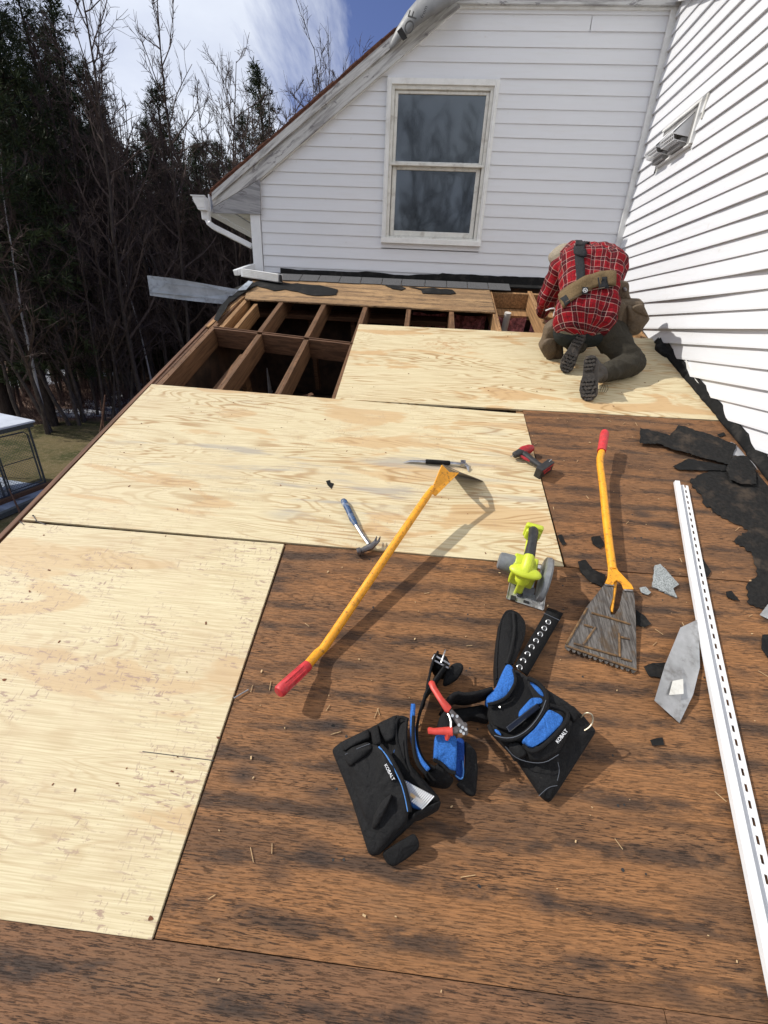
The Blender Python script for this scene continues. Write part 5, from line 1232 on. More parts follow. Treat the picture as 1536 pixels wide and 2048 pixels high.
shL, shR = np.array((2.775, 2.44, .475)), np.array((3.115, 2.47, .505))
elL, haL = np.array((2.735, 2.46, .27)), np.array((2.80, 2.74, .05))
elR, haR = np.array((3.205, 2.56, .30)), np.array((3.06, 2.86, .05))
hipL, hipR = np.array((2.845, 1.99, .255)), np.array((3.015, 1.99, .265))
knR, anR = np.array((3.245, 1.785, .080)), np.array((2.975, 1.585, .085))
knL, anL = np.array((2.86, 2.36, .085)), np.array((2.885, 1.90, .135))
hdC = np.array((2.835, 2.73, .470))
body = [(S[0], .12, S[1], .11), (S[1], .11, S[2], .12), (S[2], .12, S[3], .11), (S[3], .10, S[4], .06), (S[4], .055, hdC, .06), (hdC, .085, hdC + (0, .03, -.02), .08),
        (shL, .042, elL, .035), (elL, .034, haL, .025), (shR, .042, elR, .035), (elR, .034, haR, .025), (S[3], .07, shL, .045), (S[3], .07, shR, .045),
        (S[0], .11, hipL, .09), (S[0], .11, hipR, .09), (hipR, .085, knR, .055), (knR, .055, anR, .035), (hipL, .085, knL, .055), (knL, .055, anL, .035)]
# hands: palm, four curled fingers and a thumb each
for hc, sgn in ((haL, 1), (haR, -1)):
    body.append((hc, .028, hc + np.array((0, .06, -.005)), .026))
    for k in range(4):
        x = (-.030 + .020 * k); l = (.034, .042, .045, .036)[k if sgn > 0 else 3 - k]
        a = hc + np.array((x, .085, 0)); b = a + np.array((0, l, -.004)); c = b + np.array((0, l * .5, -.022))
        body += [(a, .0095, b, .009), (b, .009, c, .0085)]
    body.append((hc + np.array((.026 * sgn, .02, 0)), .012, hc + np.array((.052 * sgn, .062, -.008)), .010))
organic('body', body, MT['skin'], man, voxel=.009, smooth=3)
# shirt
lat = np.array((1.0, 0, 0))
sh = []
for i in range(4):
    wv_, rr = ((.085, .128), (.078, .122), (.10, .132), (.085, .118))[i], 0
    o_, r1 = wv_
    j = min(i + 1, 3); r2 = ((.085, .128), (.078, .122), (.10, .132), (.085, .118))[j][1]; o2 = ((.085, .128), (.078, .122), (.10, .132), (.085, .118))[j][0]
    if i < 3:
        for s_ in (-1, 0, 1): sh.append((S[i] + lat * o_ * s_, r1 * (1 if s_ else 1.04), S[j] + lat * o2 * s_, r2 * (1 if s_ else 1.04)))
sh += [(S[0] + lat * -.085 + (0, -.02, -.05), .125, S[0] + lat * .10 + (0, -.01, -.045), .125)]
sh += [(S[3] + lat * -.05, .115, shL, .098), (S[3] + lat * .05, .115, shR, .095), (S[3], .10, S[4], .075), (S[4], .09, S[4] + (-.05, .07, .03), .085),
       (shL, .094, elL, .078), (elL, .078, haL - (haL - elL) * .10, .052), (shR, .092, elR, .078), (elR, .078, haR - (haR - elR) * .10, .052)]
shirt = organic('shirt', sh, MT['plaid'], man, voxel=.010, smooth=5, wr=.012, wf=9, seed=3, wdir=(1.2, .8, 1))
me = shirt.data; orr = np.array(mo)
def segproj(p, a, b):
    ab = b - a; t_ = np.clip((p - a) @ ab / (ab @ ab), 0, 1); c = a + ab * t_; return t_, np.linalg.norm(p - c), c
at_ = me.attributes.new('cloth', 'FLOAT_VECTOR', 'POINT'); data = []
arms = [(shL, elL, 0.0), (elL, haL, .22), (shR, elR, 0.0), (elR, haR, .27)]
cum = [0]
for i in range(4): cum.append(cum[-1] + np.linalg.norm(S[i + 1] - S[i]))
for v in me.vertices:
    p = np.array(v.co) + orr
    best = min(((segproj(p, S[i], S[i + 1]) + (i,)) for i in range(4)), key=lambda q: q[1])
    ba = min(((segproj(p, a, b) + (k,)) for k, (a, b, _) in enumerate(arms)), key=lambda q: q[1])
    lat_ = p[0] - best[2][0]
    if ba[1] < .115 and ba[1] < best[1] * .72:
        a, b, s0_ = arms[ba[3]]; d = (b - a) / np.linalg.norm(b - a); x = np.cross(d, (0, 1.0, .3)); x /= np.linalg.norm(x); y = np.cross(d, x); r_v = p - ba[2]
        an = math.atan2(r_v @ y, r_v @ x); data += [s0_ + (p - a) @ d + .03, an * .075, 0]
    else:
        i = best[3]; d = (S[i + 1] - S[i]); d /= np.linalg.norm(d); up_ = np.cross(lat, d); r_v = p - best[2]
        an = math.atan2(r_v @ lat, r_v @ up_); s_ = cum[i] + (p - S[i]) @ d
        data += [an * .185 + .02, s_, 0]
at_.data.foreach_set('vector', data)
# undershirt hem and trousers
organic('fleece_hem', [(S[0] + lat * -.085 + (0, -.022, -.068), .117, S[0] + lat * .095 + (0, -.012, -.068), .117)], MT['hemgrey'], man, voxel=.012, smooth=4, wr=.004, seed=9)
organic('seat', [(S[0] + lat * -.075 + (0, -.020, -.110), .118, S[0] + lat * .095 + (0, -.012, -.105), .118), (hipL + (0, -.02, -.04), .10, hipR + (0, 0, -.03), .10)], MT['darkcloth'], man, voxel=.012, smooth=4, wr=.005, seed=5)
pn_ = [(hipL, .11, hipR, .115), (hipR, .115, knR, .083), (knR, .084, anR + (knR - anR) * .12, .062), (hipL, .11, knL, .08), (knL, .08, anL, .06), (hipL, .09, anL + (0, .08, .02), .07)]
organic('trousers', pn_, MT['pants'], man, voxel=.010, smooth=4, wr=.011, wf=8, seed=12, wdir=(1, 1.4, 1))
# cap
cpm = organic('cap', [(hdC + (0, .0, .012), .096, hdC + (-.005, .04, .0), .09), (hdC + (-.055, .01, .01), .05, hdC + (-.05, .09, -.01), .045)], MT['cap'], man, voxel=.010, smooth=4)
MB().prism([tuple(hdC + q) for q in ((-.07, .09, -.02), (.07, .09, -.02), (.055, .17, -.05), (-.055, .17, -.05))], (0, 0, .008)).build('cap_brim', MT['cap'], man, bevel=.003)
# gloves hidden in front are plain hands; boots
def boot(toe, heel, ankle, side, seed):
    toe, heel, ankle = (np.array(q, float) for q in (toe, heel, ankle))
    A_ = heel - toe; L_ = np.linalg.norm(A_); A_ /= L_
    back = ankle - (toe + heel) / 2; nrm = back - (back @ A_) * A_; nrm /= np.linalg.norm(nrm); nrm = nrm * .75 + np.array((0, 1.0, .15)) * .55; nrm -= (nrm @ A_) * A_; nrm /= np.linalg.norm(nrm)
    wdt = np.cross(A_, nrm)
    q = lambda t_, x, n_: toe + A_ * L_ * t_ + wdt * x + nrm * n_
    up = organic('boot', [(q(.16, 0, .045), .036, q(.45, .0, .052), .044), (q(.16, .018, .04), .030, q(.5, .012, .05), .036), (q(.16, -.018, .04), .030, q(.5, -.012, .05), .036), (q(.45, 0, .055), .044, q(.84, 0, .05), .042),
                  (q(.84, 0, .05), .042, q(.82, 0, .09), .045), (q(.80, 0, .085), .046, ankle, .054), (q(.45, 0, .06), .04, ankle * .6 + q(.6, 0, .08) * .4, .05)], MT['bootl'], man, voxel=.008, smooth=3, wr=.002, seed=seed)
    out = [(.0, 0), (.02, .024), (.10, .043), (.26, .052), (.42, .046), (.58, .034), (.74, .035), (.90, .038), (.98, .024), (1.0, 0)]
    ring = [(a, b) for a, b in out] + [(a, -b) for a, b in out[-2:0:-1]]
    ring = [(a, b + .010 * math.sin(a * 3.1) * side) for a, b in ring]
    sm = MB().prism([q(a, b, .0) for a, b in ring], nrm * .022); sole = sm.build('sole', MT['rubber'], up, bevel=.003)
    lg = MB(); r_ = random.Random(seed)
    for i in range(12):
        t_ = .05 + .90 * i / 11
        if .50 < t_ < .64: continue
        hw = np.interp(t_, [a for a, b in out], [b for a, b in out])
        for x in ((-.78, -.26, .26, .78) if i % 2 else (-.55, 0, .55)):
            c = q(t_, x * hw * .92 + .010 * math.sin(t_ * 3.1) * side, -.004); an = r_.uniform(-.5, .5) + (.5 if x < 0 else -.5)
            ax = A_ * math.cos(an) + wdt * math.sin(an); ay = -A_ * math.sin(an) + wdt * math.cos(an)
            lg.obox(c, ax * .0078, ay * .0125 * (hw / .05), nrm * .006)
    lg.build('tread_lug', MT['rubber'], up, kind='stuff', bevel=.0015)
    return q, up
qR, upR = boot(P(1177, 803, .004), (2.838, 1.515, .245), anR, 1, 4)
qL, upL = boot((2.795, 1.735, .01), (2.862, 1.845, .245), anL, 1, 6)
for k in range(4):
    a = np.array(P(1206 + k * 3, 770, .07)); MB().tube([a, a + (.006 * (k - 1.5), -.012, -.02), a + (.003 * (k - 1), -.008, -.05)], .0014, 5).build('lace', MT['strap'], upR, smooth=True)

# ---- the belt he wears
def bvh(ob):
    return BVHTree.FromPolygons([Vector(v.co) + Vector(mo) for v in ob.data.vertices], [tuple(p.vertices) for p in ob.data.polygons])
BV = bvh(shirt)
MD = np.array([[1, 0, 0], [0, CA, SA], [0, -SA, CA]])      # world -> deck
def hitS(x, y, off=.006):
    o_ = MD @ CP; d = MD @ ray(x, y); d /= np.linalg.norm(d)
    loc, n_, i, ds = BV.ray_cast(Vector(o_), Vector(d))
    if loc is None:
        loc, n_, i, ds = BV.find_nearest(Vector(o_ + d * 3.35))
    return np.array(loc) + np.array(n_) * off, np.array(n_)
wb = thing('worn_tool_belt', 'brown canvas tool belt with leather pouches worn by the kneeling man', 'tool belt', mo)
def surf_band(name, centre, halfs, mat, off=.006, th=.006, par=None):
    """band over the shirt: centre line in pixels, half width vector per point in pixels"""
    rows = []
    for (x, y), (hx, hy) in zip(centre, halfs):
        rows.append([tuple(hitS(x + hx * k, y + hy * k, off)[0]) for k in (-1, -.5, 0, .5, 1)])
    ob = MB().grid(rows).build(name, mat, par or wb, smooth=True); s_ = ob.modifiers.new('t', 'SOLIDIFY'); s_.thickness = th; s_.offset = 0; return ob
def lerp_path(pts, n):
    out = []; T = np.linspace(0, len(pts) - 1, n)
    for t_ in T: i = min(int(t_), len(pts) - 2); f = t_ - i; out.append(tuple(np.array(pts[i]) * (1 - f) + np.array(pts[i + 1]) * f))
    return out
c3 = lambda x, y: (1060 + x / 5.486, 450 + y / 5.486)
bt = lerp_path([c3(340, 850), c3(400, 790), c3(500, 720), c3(620, 650), c3(760, 600), c3(880, 590), c3(930, 600)], 22)
band = surf_band('belt_band', bt, [(5, 13.5)] * 6 + [(3.0, 14.5)] * 6 + [(0, 14)] * 10, MT['canvas'], .010, .010)
surf_band('belt_webbing', lerp_path([c3(375, 800), c3(412, 850), c3(425, 880)], 4), [(-5, 4)] * 4, MT['strap'], .017, .003, band)
surf_band('belt_webbing', [c3(745, 655), c3(800, 650), c3(850, 650)], [(1.5, 12)] * 3, MT['strap'], .018, .003, band)
surf_band('belt_seam', lerp_path([c3(400, 860), c3(560, 770), c3(700, 720), c3(900, 690)], 14), [(.2, .6)] * 14, MT['leather'], .018, .002, band)
surf_band('back_strap', lerp_path([c3(560, 200), c3(545, 300), c3(545, 420), c3(550, 520), c3(560, 640)], 14), [(8.5, 0)] * 14, MT['strap'], .010, .004)
surf_band('shoulder_strap', lerp_path([c3(560, 230), c3(600, 180), c3(660, 150)], 6), [(2, 6)] * 6, MT['strap'], .010, .004)
surf_band('strap_loop', lerp_path([c3(490, 290), c3(550, 320), c3(610, 330)], 5), [(0, 7)] * 5, MT['strap'], .016, .006)
pb, nb_ = hitS(*c3(525, 238), .022)
MB().obox(pb, (.022, 0, .0), (0, .010, .012), tuple(nb_ * .006)).build('buckle', MT['toolblack'], wb, bevel=.003)
pb, nb_ = hitS(*c3(590, 735), .020)
ux_ = np.cross(nb_, (0, .3, .95)); ux_ /= np.linalg.norm(ux_); uy_ = np.cross(nb_, ux_)
pt = MB().obox(pb, ux_ * .019, uy_ * .023, nb_ * .002).build('badge', MT['strap'], wb, bevel=.002)
ringp = [pb + nb_ * .003 + .0135 * (ux_ * math.cos(a) + uy_ * math.sin(a)) for a in [2 * math.pi * k / 16 for k in range(17)]]
MB().tube(ringp, .0016, 5, caps=False).build('badge_ring', MT['labelw'], pt, smooth=True)
for an in (0.4, 2.0, 3.6, 5.2): MB().bar(pb + nb_ * .003, pb + nb_ * .003 + .010 * (ux_ * math.cos(an) + uy_ * math.sin(an)), .003, .001, up=tuple(nb_)).build('badge_mark', MT['labelw'], pt)
# pouches: pillows in a plane facing the camera, hanging from the belt
def onv(x, y, v):
    d = MD @ ray(x, y); c = MD @ CP; t_ = (v - c[1]) / d[1]; return c + t_ * d
def hang(name, poly, v, t_, mat, par=wb, seed=0, nz=.007, foot=.03, tilt=0.0):
    pts = []
    for x, y in poly:
        X = onv(*c3(x, y), v); pts.append((X[0], X[2], -X[1]))        # pillow raises along its third axis = towards the camera
    m = MB().pillow(pts, t_, nz=nz, foot=foot, dens=.015, seed=seed)
    m.v = [(a, -c, b) for a, b, c in m.v]
    return m.build(name, mat, par, smooth=True, auto=60)
rpz = hang('pouch', [(890, 820), (1000, 815), (1110, 830), (1255, 835), (1250, 930), (1320, 1020), (1260, 1090), (1200, 1190), (1110, 1215), (1060, 1205), (1010, 1270), (985, 1280), (920, 1170), (935, 1140), (900, 960)], 1.99, .05, MT['leather'], seed=2, foot=.05)
hang('pouch_hanger', [(890, 600), (1090, 628), (1085, 760), (1120, 820), (1110, 850), (930, 840), (890, 810), (940, 740), (900, 660)], 2.03, .018, MT['leather'], seed=3, foot=.02)
hang('small_pocket', [(900, 850), (1050, 850), (1060, 900), (1010, 980), (1000, 1120), (960, 1130), (930, 980)], 1.945, .022, MT['leather'], rpz, seed=5, foot=.02)
hang('front_pocket', [(1065, 880), (1240, 930), (1310, 1020), (1190, 1150), (1090, 1200), (1060, 1190)], 1.945, .03, MT['leather'], rpz, seed=7, foot=.02)
hang('flap_fold', [(1110, 900), (1240, 860), (1310, 1015), (1225, 985), (1130, 950)], 1.925, .014, MT['leather'], rpz, seed=8, foot=.01)
hang('clip', [(1010, 680), (1040, 675), (1080, 700), (1060, 750), (1020, 750)], 2.005, .010, MT['darksteel'], rpz, nz=0, foot=.008)
lpz = hang('pouch', [(170, 1130), (260, 1060), (330, 1050), (350, 1200), (365, 1440), (340, 1500), (240, 1500), (190, 1530), (150, 1430), (95, 1340), (140, 1290)], 2.00, .045, MT['leather'], seed=11, foot=.06)
hang('pouch_hanger', [(280, 900), (360, 860), (370, 960), (345, 1100), (250, 1120), (290, 1000)], 2.04, .015, MT['leather'], seed=13, foot=.02)
hang('front_pocket', [(120, 1320), (180, 1250), (290, 1240), (300, 1400), (250, 1480), (190, 1500)], 1.955, .02, MT['leather'], lpz, seed=14, foot=.02)
MB().tube([onv(*c3(340, 1130), 2.0) , onv(*c3(355, 1300), 1.97), onv(*c3(365, 1450), 1.95)], .004, 6).build('edge_binding', MT['strap'], lpz, smooth=True)
hang('dangling_strap', [(765, 1280), (835, 1285), (840, 1410), (765, 1420)], 1.90, .006, MT['leather'], seed=15, foot=.01)
lv = thing('pry_tool', 'white bent wire hook handle rising from the left pouch of the kneeling man', 'tool', onv(*c3(270, 1000), 2.0))
MB().tube([onv(*c3(170, 940), 1.98), onv(*c3(225, 918), 1.98), onv(*c3(265, 915), 1.98), onv(*c3(278, 930), 1.98), onv(*c3(262, 975), 1.98), onv(*c3(258, 1000), 1.98)], .0045, 8).build('handle', MT['labelw'], lv, smooth=True)
MB().tube([onv(*c3(258, 1000), 1.98), onv(*c3(262, 1080), 1.98), onv(*c3(270, 1130), 1.98)], .0042, 8).build('shank', plain('worn_red_shank', (.30, .12, .08), .5), lv, smooth=True)

# ================================================================ LAND BEYOND THE HOUSE
GZ = -4.2
def ground_z(x, y):
    d = math.hypot(x - 1.7, y + 1.5); a = max(0.0, d - 27)
    z = GZ + .05 * a + .25 * mnoise.noise(Vector((x * .05, y * .05, 0))) * min(1, max(0, (d - 14) / 10)) + .10 * mnoise.noise(Vector((x * .3, y * .3, 3))) * min(1, d / 30)
    if d > 120: z -= .05 * (d - 120) * .6
    return z
t = NT('lawn_and_forest_floor')
g1 = t.noise((.5, .5, .5), 6, .65); g2 = t.noise((5, 5, 5), 6, .75); g3 = t.noise((22, 22, 22), 4, .8)
lawn = t.mix(t.ss(g1, .38, .62), (.055, .060, .020), (.150, .118, .055)); lawn = t.mix(t.ss(g2, .45, .62, 0, .6), lawn, (.185, .145, .080)); lawn = t.mix(t.ss(g3, .60, .66, 0, .8), lawn, (.36, .28, .19))
litter = t.mix(t.ss(g2, .35, .6), (.085, .055, .042), (.24, .155, .115)); litter = t.mix(t.ss(g3, .54, .64, 0, .8), litter, (.33, .24, .19))
gp = t.n('ShaderNodeNewGeometry'); vd_ = t.n('ShaderNodeVectorMath', operation='DISTANCE'); t.t.links.new(gp.outputs['Position'], vd_.inputs[0]); vd_.inputs[1].default_value = (1.7, -1.5, GZ)
dist = t.math('ADD', vd_.outputs['Value'], t.math('MULTIPLY', t.math('SUBTRACT', g1, .5), 7))
base = t.mix(t.ss(dist, 25.0, 26.5), lawn, litter)
snow = t.math('MULTIPLY', t.ss(t.math('ADD', t.noise((.22, .22, .22), 3, .5, off=(4, 2, 0)), t.math('MULTIPLY', g2, .22)), .63, .67), t.ss(dist, 26, 28))
snow = t.math('MULTIPLY', snow, t.ss(g3, .36, .52))
base = t.mix(snow, base, (.62, .66, .74)); t.bump(g2, .8, .05); MT['ground'] = t.out(base, .95, 0, .1)
rows = []
rr_ = [0, 4, 8, 11, 14, 16, 18, 20, 22, 24, 26, 28, 30, 33, 36, 40, 45, 50, 58, 70, 85, 100, 130, 180, 260, 400, 700]
for r in rr_:
    rows.append([(1.7 + r * math.sin(a), -1.5 + r * math.cos(a), ground_z(1.7 + r * math.sin(a), -1.5 + r * math.cos(a))) for a in [2 * math.pi * k / 144 for k in range(144)]])
struct('ground', MB().grid(rows, close=True), MT['ground'], smooth=True)

def bark(name, c, var=.4):
    t = NT(name); f = t.noise((14, 14, 4), 5, .7); g = t.noise((.8, .8, .6), 3, .5)
    base = t.mix(t.ss(f, .3, .7), tuple(q * (1 - var) for q in c), tuple(q * (1 + var) for q in c)); base = t.mix(t.ss(g, .45, .7, 0, .4), base, tuple(q * .5 for q in c))
    return t.out(base, .95, 0, .1)
MT['bark'] = bark('grey_brown_bark', (.085, .068, .056)); MT['twig'] = bark('dry_twigs', (.10, .074, .062)); MT['barkd'] = bark('dark_pine_bark', (.05, .038, .030))
MT['birch'] = bark('pale_birch_bark', (.45, .43, .40), .15); MT['brush'] = bark('reddish_brush', (.110, .068, .058))
t = NT('pine_needles'); oi = t.n('ShaderNodeObjectInfo'); f = t.noise((1.3, 1.3, 1.3), 4, .6); g = t.noise((9, 9, 9), 2, .5)
base = t.mix(t.ss(f, .35, .65), (.018, .030, .012), (.052, .070, .024)); base = t.mix(t.ss(g, .5, .7, 0, .5), base, (.085, .085, .035)); MT['needle'] = t.out(base, .7, 0, .2)

class TW:
    """collects many thin 3 sided twigs quickly"""
    def __init__(s): s.v = []; s.f = []
    def limb(s, pts, rs, seg=3):
        o = len(s.v); n = len(pts)
        for i in range(n):
            d = pts[min(i + 1, n - 1)] - pts[max(i - 1, 0)]; d = d / (np.linalg.norm(d) + 1e-9)
            a = np.array([1.0, 0, 0]) if abs(d[2]) > .7 else np.array([0, 0, 1.0]); x = np.cross(d, a); x /= np.linalg.norm(x); y = np.cross(d, x)
            for k in range(seg): t_ = 2 * math.pi * k / seg; s.v.append(tuple(pts[i] + rs[i] * (math.cos(t_) * x + math.sin(t_) * y)))
        for i in range(n - 1):
            for k in range(seg): k2 = (k + 1) % seg; s.f.append((o + i * seg + k, o + i * seg + k2, o + (i + 1) * seg + k2, o + (i + 1) * seg + k))
    def mesh(s, name, mat, smooth=False):
        me = bpy.data.meshes.new(name); me.from_pydata(s.v, [], s.f); me.materials.append(mat); me.update()
        if smooth: me.polygons.foreach_set('use_smooth', [True] * len(me.polygons))
        return me
def walk(r, p, d, L, n, wob, up):
    pts = [p.copy()]
    for i in range(n):
        d = d + r.normal(0, wob, 3) + np.array([0, 0, up]); d = d / np.linalg.norm(d); p = p + d * (L / n); pts.append(p.copy())
    return pts, d
def bare_tree(seed, H, spread=1.0, forks=1, n1=24, lean=0.0, low=.22):
    r = np.random.default_rng(seed); T = TW(); B = TW()
    stems = []
    for k in range(forks):
        d0 = np.array([lean + (r.normal(0, .12) if forks > 1 else 0), (r.normal(0, .12) if forks > 1 else 0), 1.0]); d0 /= np.linalg.norm(d0)
        h = H * (1 if k == 0 else r.uniform(.7, .95)); pts, _ = walk(r, np.array([r.normal(0, .1) * (forks > 1), r.normal(0, .1) * (forks > 1), -.3]), d0, h, 14, .045, .01)
        R = .0068 * h + .015; rs = [R * (1 - .95 * (i / 14) ** .7) + .007 for i in range(15)]; T.limb(pts, rs, 7); stems.append((pts, h, R))
    for pts, h, R in stems:
        for b in range(n1 // (1 if forks == 1 else 2) + 4):
            f = low + (1 - low) * (b + r.random()) / (n1 // (1 if forks == 1 else 2) + 4); i = min(13, int(f * 14)); p = pts[i] + (pts[i + 1] - pts[i]) * (f * 14 - i)
            a = r.uniform(0, 6.283); e = r.uniform(.45, 1.0); d = np.array([math.cos(a) * math.cos(e), math.sin(a) * math.cos(e), math.sin(e)])
            L = h * (.34 - .24 * f) * r.uniform(.6, 1.25) * spread; bp, _ = walk(r, p, d, L, 6, .13, .07); rb = R * (1 - f) * .42 + .012
            B.limb(bp, [rb * (1 - .8 * q / 6) + .004 for q in range(7)], 3)
            for c in range(7):
                g = .2 + .8 * (c + r.random()) / 7; j = min(5, int(g * 6)); q = bp[j]; a2 = r.normal(0, .55, 3); d2 = (bp[j + 1] - bp[j]); d2 = d2 / np.linalg.norm(d2) + a2 + (0, 0, .15); d2 /= np.linalg.norm(d2)
                L2 = L * r.uniform(.25, .5) * (1.15 - .5 * g); cp, _ = walk(r, q, d2, L2, 4, .15, .06); B.limb(cp, [.012, .010, .008, .007, .005], 3)
                for e_ in range(5):
                    k = r.integers(1, 5); d3 = (cp[k] - cp[k - 1]); d3 = d3 / np.linalg.norm(d3) + r.normal(0, .5, 3); d3 /= np.linalg.norm(d3)
                    tp, _ = walk(r, cp[k], d3, L2 * r.uniform(.3, .7), 2, .12, .05); B.limb(tp, [.0075, .006, .004], 3)
    return T, B
def pine(seed, H, R, low=.12):
    r = np.random.default_rng(seed); T = TW(); B = TW(); N = TW()
    pts, _ = walk(r, np.array([0, 0, -.3]), np.array([0, 0, 1.0]), H + .3, 12, .015, .02); T.limb(pts, [.024 * H * .55 * (1 - .95 * i / 12) + .02 for i in range(13)], 8)
    nb = int(H * 8)
    for b in range(nb):
        f = low + (1 - low) * (b / nb) ** .9; i = min(11, int(f * 12)); p = pts[i] + (pts[i + 1] - pts[i]) * (f * 12 - i)
        a = r.uniform(0, 6.283); L = R * (1.08 - f) ** .75 * r.uniform(.55, 1.2) * (1 if f > .3 else .75); e = -.05 + .75 * f ** 2 + r.normal(0, .1)
        d = np.array([math.cos(a) * math.cos(e), math.sin(a) * math.cos(e), math.sin(e)]); bp, _ = walk(r, p, d, L, 5, .07, .05)
        B.limb(bp, [.035, .028, .022, .016, .012, .008], 3)
        nc = max(4, int(L * 5.5))
        for c in range(nc):
            g = .25 + .75 * (c + r.random()) / nc; j = min(4, int(g * 5)); q = bp[j] + (bp[j + 1] - bp[j]) * (g * 5 - j) + r.normal(0, .16 + .12 * L * .3, 3) * np.array([1, 1, .45])
            for k in range(15):
                dd = r.normal(0, 1, 3) + np.array([d[0] * .6, d[1] * .6, .5]); dd /= np.linalg.norm(dd); l = r.uniform(.18, .42); x = np.cross(dd, r.normal(0, 1, 3)); x /= np.linalg.norm(x); w_ = .019
                o = len(N.v); N.v += [tuple(q), tuple(q + dd * l * .6 + x * w_), tuple(q + dd * l), tuple(q + dd * l * .6 - x * w_)]; N.f.append((o, o + 1, o + 2, o + 3))
    return T, B, N
def place(name, kids, label, cat, loc, rz, sc, group):
    e = bpy.data.objects.new(name, None); COL.objects.link(e); e.location = loc; e.rotation_euler = (0, 0, rz); e.scale = (sc, sc, sc)
    e['label'] = label; e['category'] = cat; e['group'] = group
    for nm, me in kids:
        c = bpy.data.objects.new(nm, me); COL.objects.link(c); c.parent = e
    return e
def az_pt(px, dist):
    d = ray(px, 560); h = math.hypot(d[0], d[1]); x, y = CP[0] + d[0] / h * dist, CP[1] + d[1] / h * dist; return (x, y, ground_z(x, y) - .05)
BARE = []
for k, (H, sp_, fk, n1, ln) in enumerate(((15.5, .9, 1, 26, .03), (17, .75, 1, 28, -.04), (14.5, 1.1, 2, 30, 0), (12.5, 1.0, 1, 22, .10), (16, .7, 2, 30, -.02), (8.5, .9, 2, 18, .12), (14, .55, 4, 40, .02))):
    T, B = bare_tree(100 + k, H, sp_, fk, n1, ln); BARE.append([('trunk', T.mesh('trunk', MT['bark'], True)), ('branches', B.mesh('branches', MT['twig']))])
T, B = bare_tree(300, 14.0, .55, 1, 20, -.03, .4); BIRCH = [('trunk', T.mesh('trunk', MT['birch'], True)), ('branches', B.mesh('branches', MT['twig']))]
PINE = []
for k, (H, R) in enumerate(((20, 3.6), (18, 3.0), (15, 2.7))):
    T, B, N = pine(500 + k, H, R); PINE.append([('trunk', T.mesh('trunk', MT['barkd'], True)), ('branches', B.mesh('branches', MT['barkd'])), ('needles', N.mesh('needles', MT['needle']))])
r_ = random.Random(77)
# the tall dark pines at the left edge
for i, (px_, ds, k, sc) in enumerate(((-70, 27, 0, 1.0), (22, 25, 0, 1.02), (-10, 33, 1, 1.25), (95, 29, 1, 1.0), (118, 35, 0, 1.05), (60, 38, 0, 1.2), (-120, 30, 0, 1.1))):
    place('pine_tree', PINE[k], ['tall dark pine cut by the left edge of the frame', 'tallest dark pine near the upper left corner', 'dark pine behind the tallest one at the left', 'dark pine right of the tallest one, paler top', 'dark pine set back behind the left group', 'dark pine deep in the left group', 'dark pine at the far left edge'][i], 'pine tree', az_pt(px_, ds), r_.uniform(0, 6), sc, 'dark pines of the left group')
# pines showing between the bare trees
for i, (px_, ds, k, sc) in enumerate(((200, 36, 1, 1.10), (180, 42, 0, 1.12), (250, 44, 1, 1.05), (312, 44, 2, 1.05), (372, 40, 2, 1.22), (345, 46, 1, 1.0), (425, 44, 2, 1.10), (455, 40, 2, 1.05), (505, 42, 1, 1.02), (535, 40, 2, 1.36), (478, 48, 0, .80), (585, 46, 2, .72), (620, 48, 2, .66), (400, 52, 1, .9), (280, 52, 0, .85), (140, 48, 1, 1.0), (660, 44, 2, .55), (700, 46, 2, .55), (225, 50, 0, .9), (520, 52, 1, .8), (740, 48, 2, .5), (330, 54, 2, 1.25), (560, 54, 2, 1.05), (150, 44, 0, 1.05), (228, 44, 0, 1.0), (268, 50, 2, 1.25), (300, 46, 2, 1.05), (392, 46, 2, 1.15), (440, 50, 2, 1.2), (478, 44, 2, 1.05), (515, 48, 2, 1.15), (590, 50, 2, .95), (350, 50, 0, .92), (412, 54, 0, .92), (460, 56, 0, .9), (210, 54, 0, 1.15), (170, 50, 0, 1.15), (240, 38, 2, 1.0), (285, 38, 2, .85), (555, 42, 2, .95), (40, 44, 0, 1.25), (-20, 42, 0, 1.3), (90, 46, 0, 1.2))):
    place('pine_tree', PINE[k], 'dark pine showing between the bare trees behind the roof', 'pine tree', az_pt(px_, ds), r_.uniform(0, 6), sc, 'pines behind the bare trees')
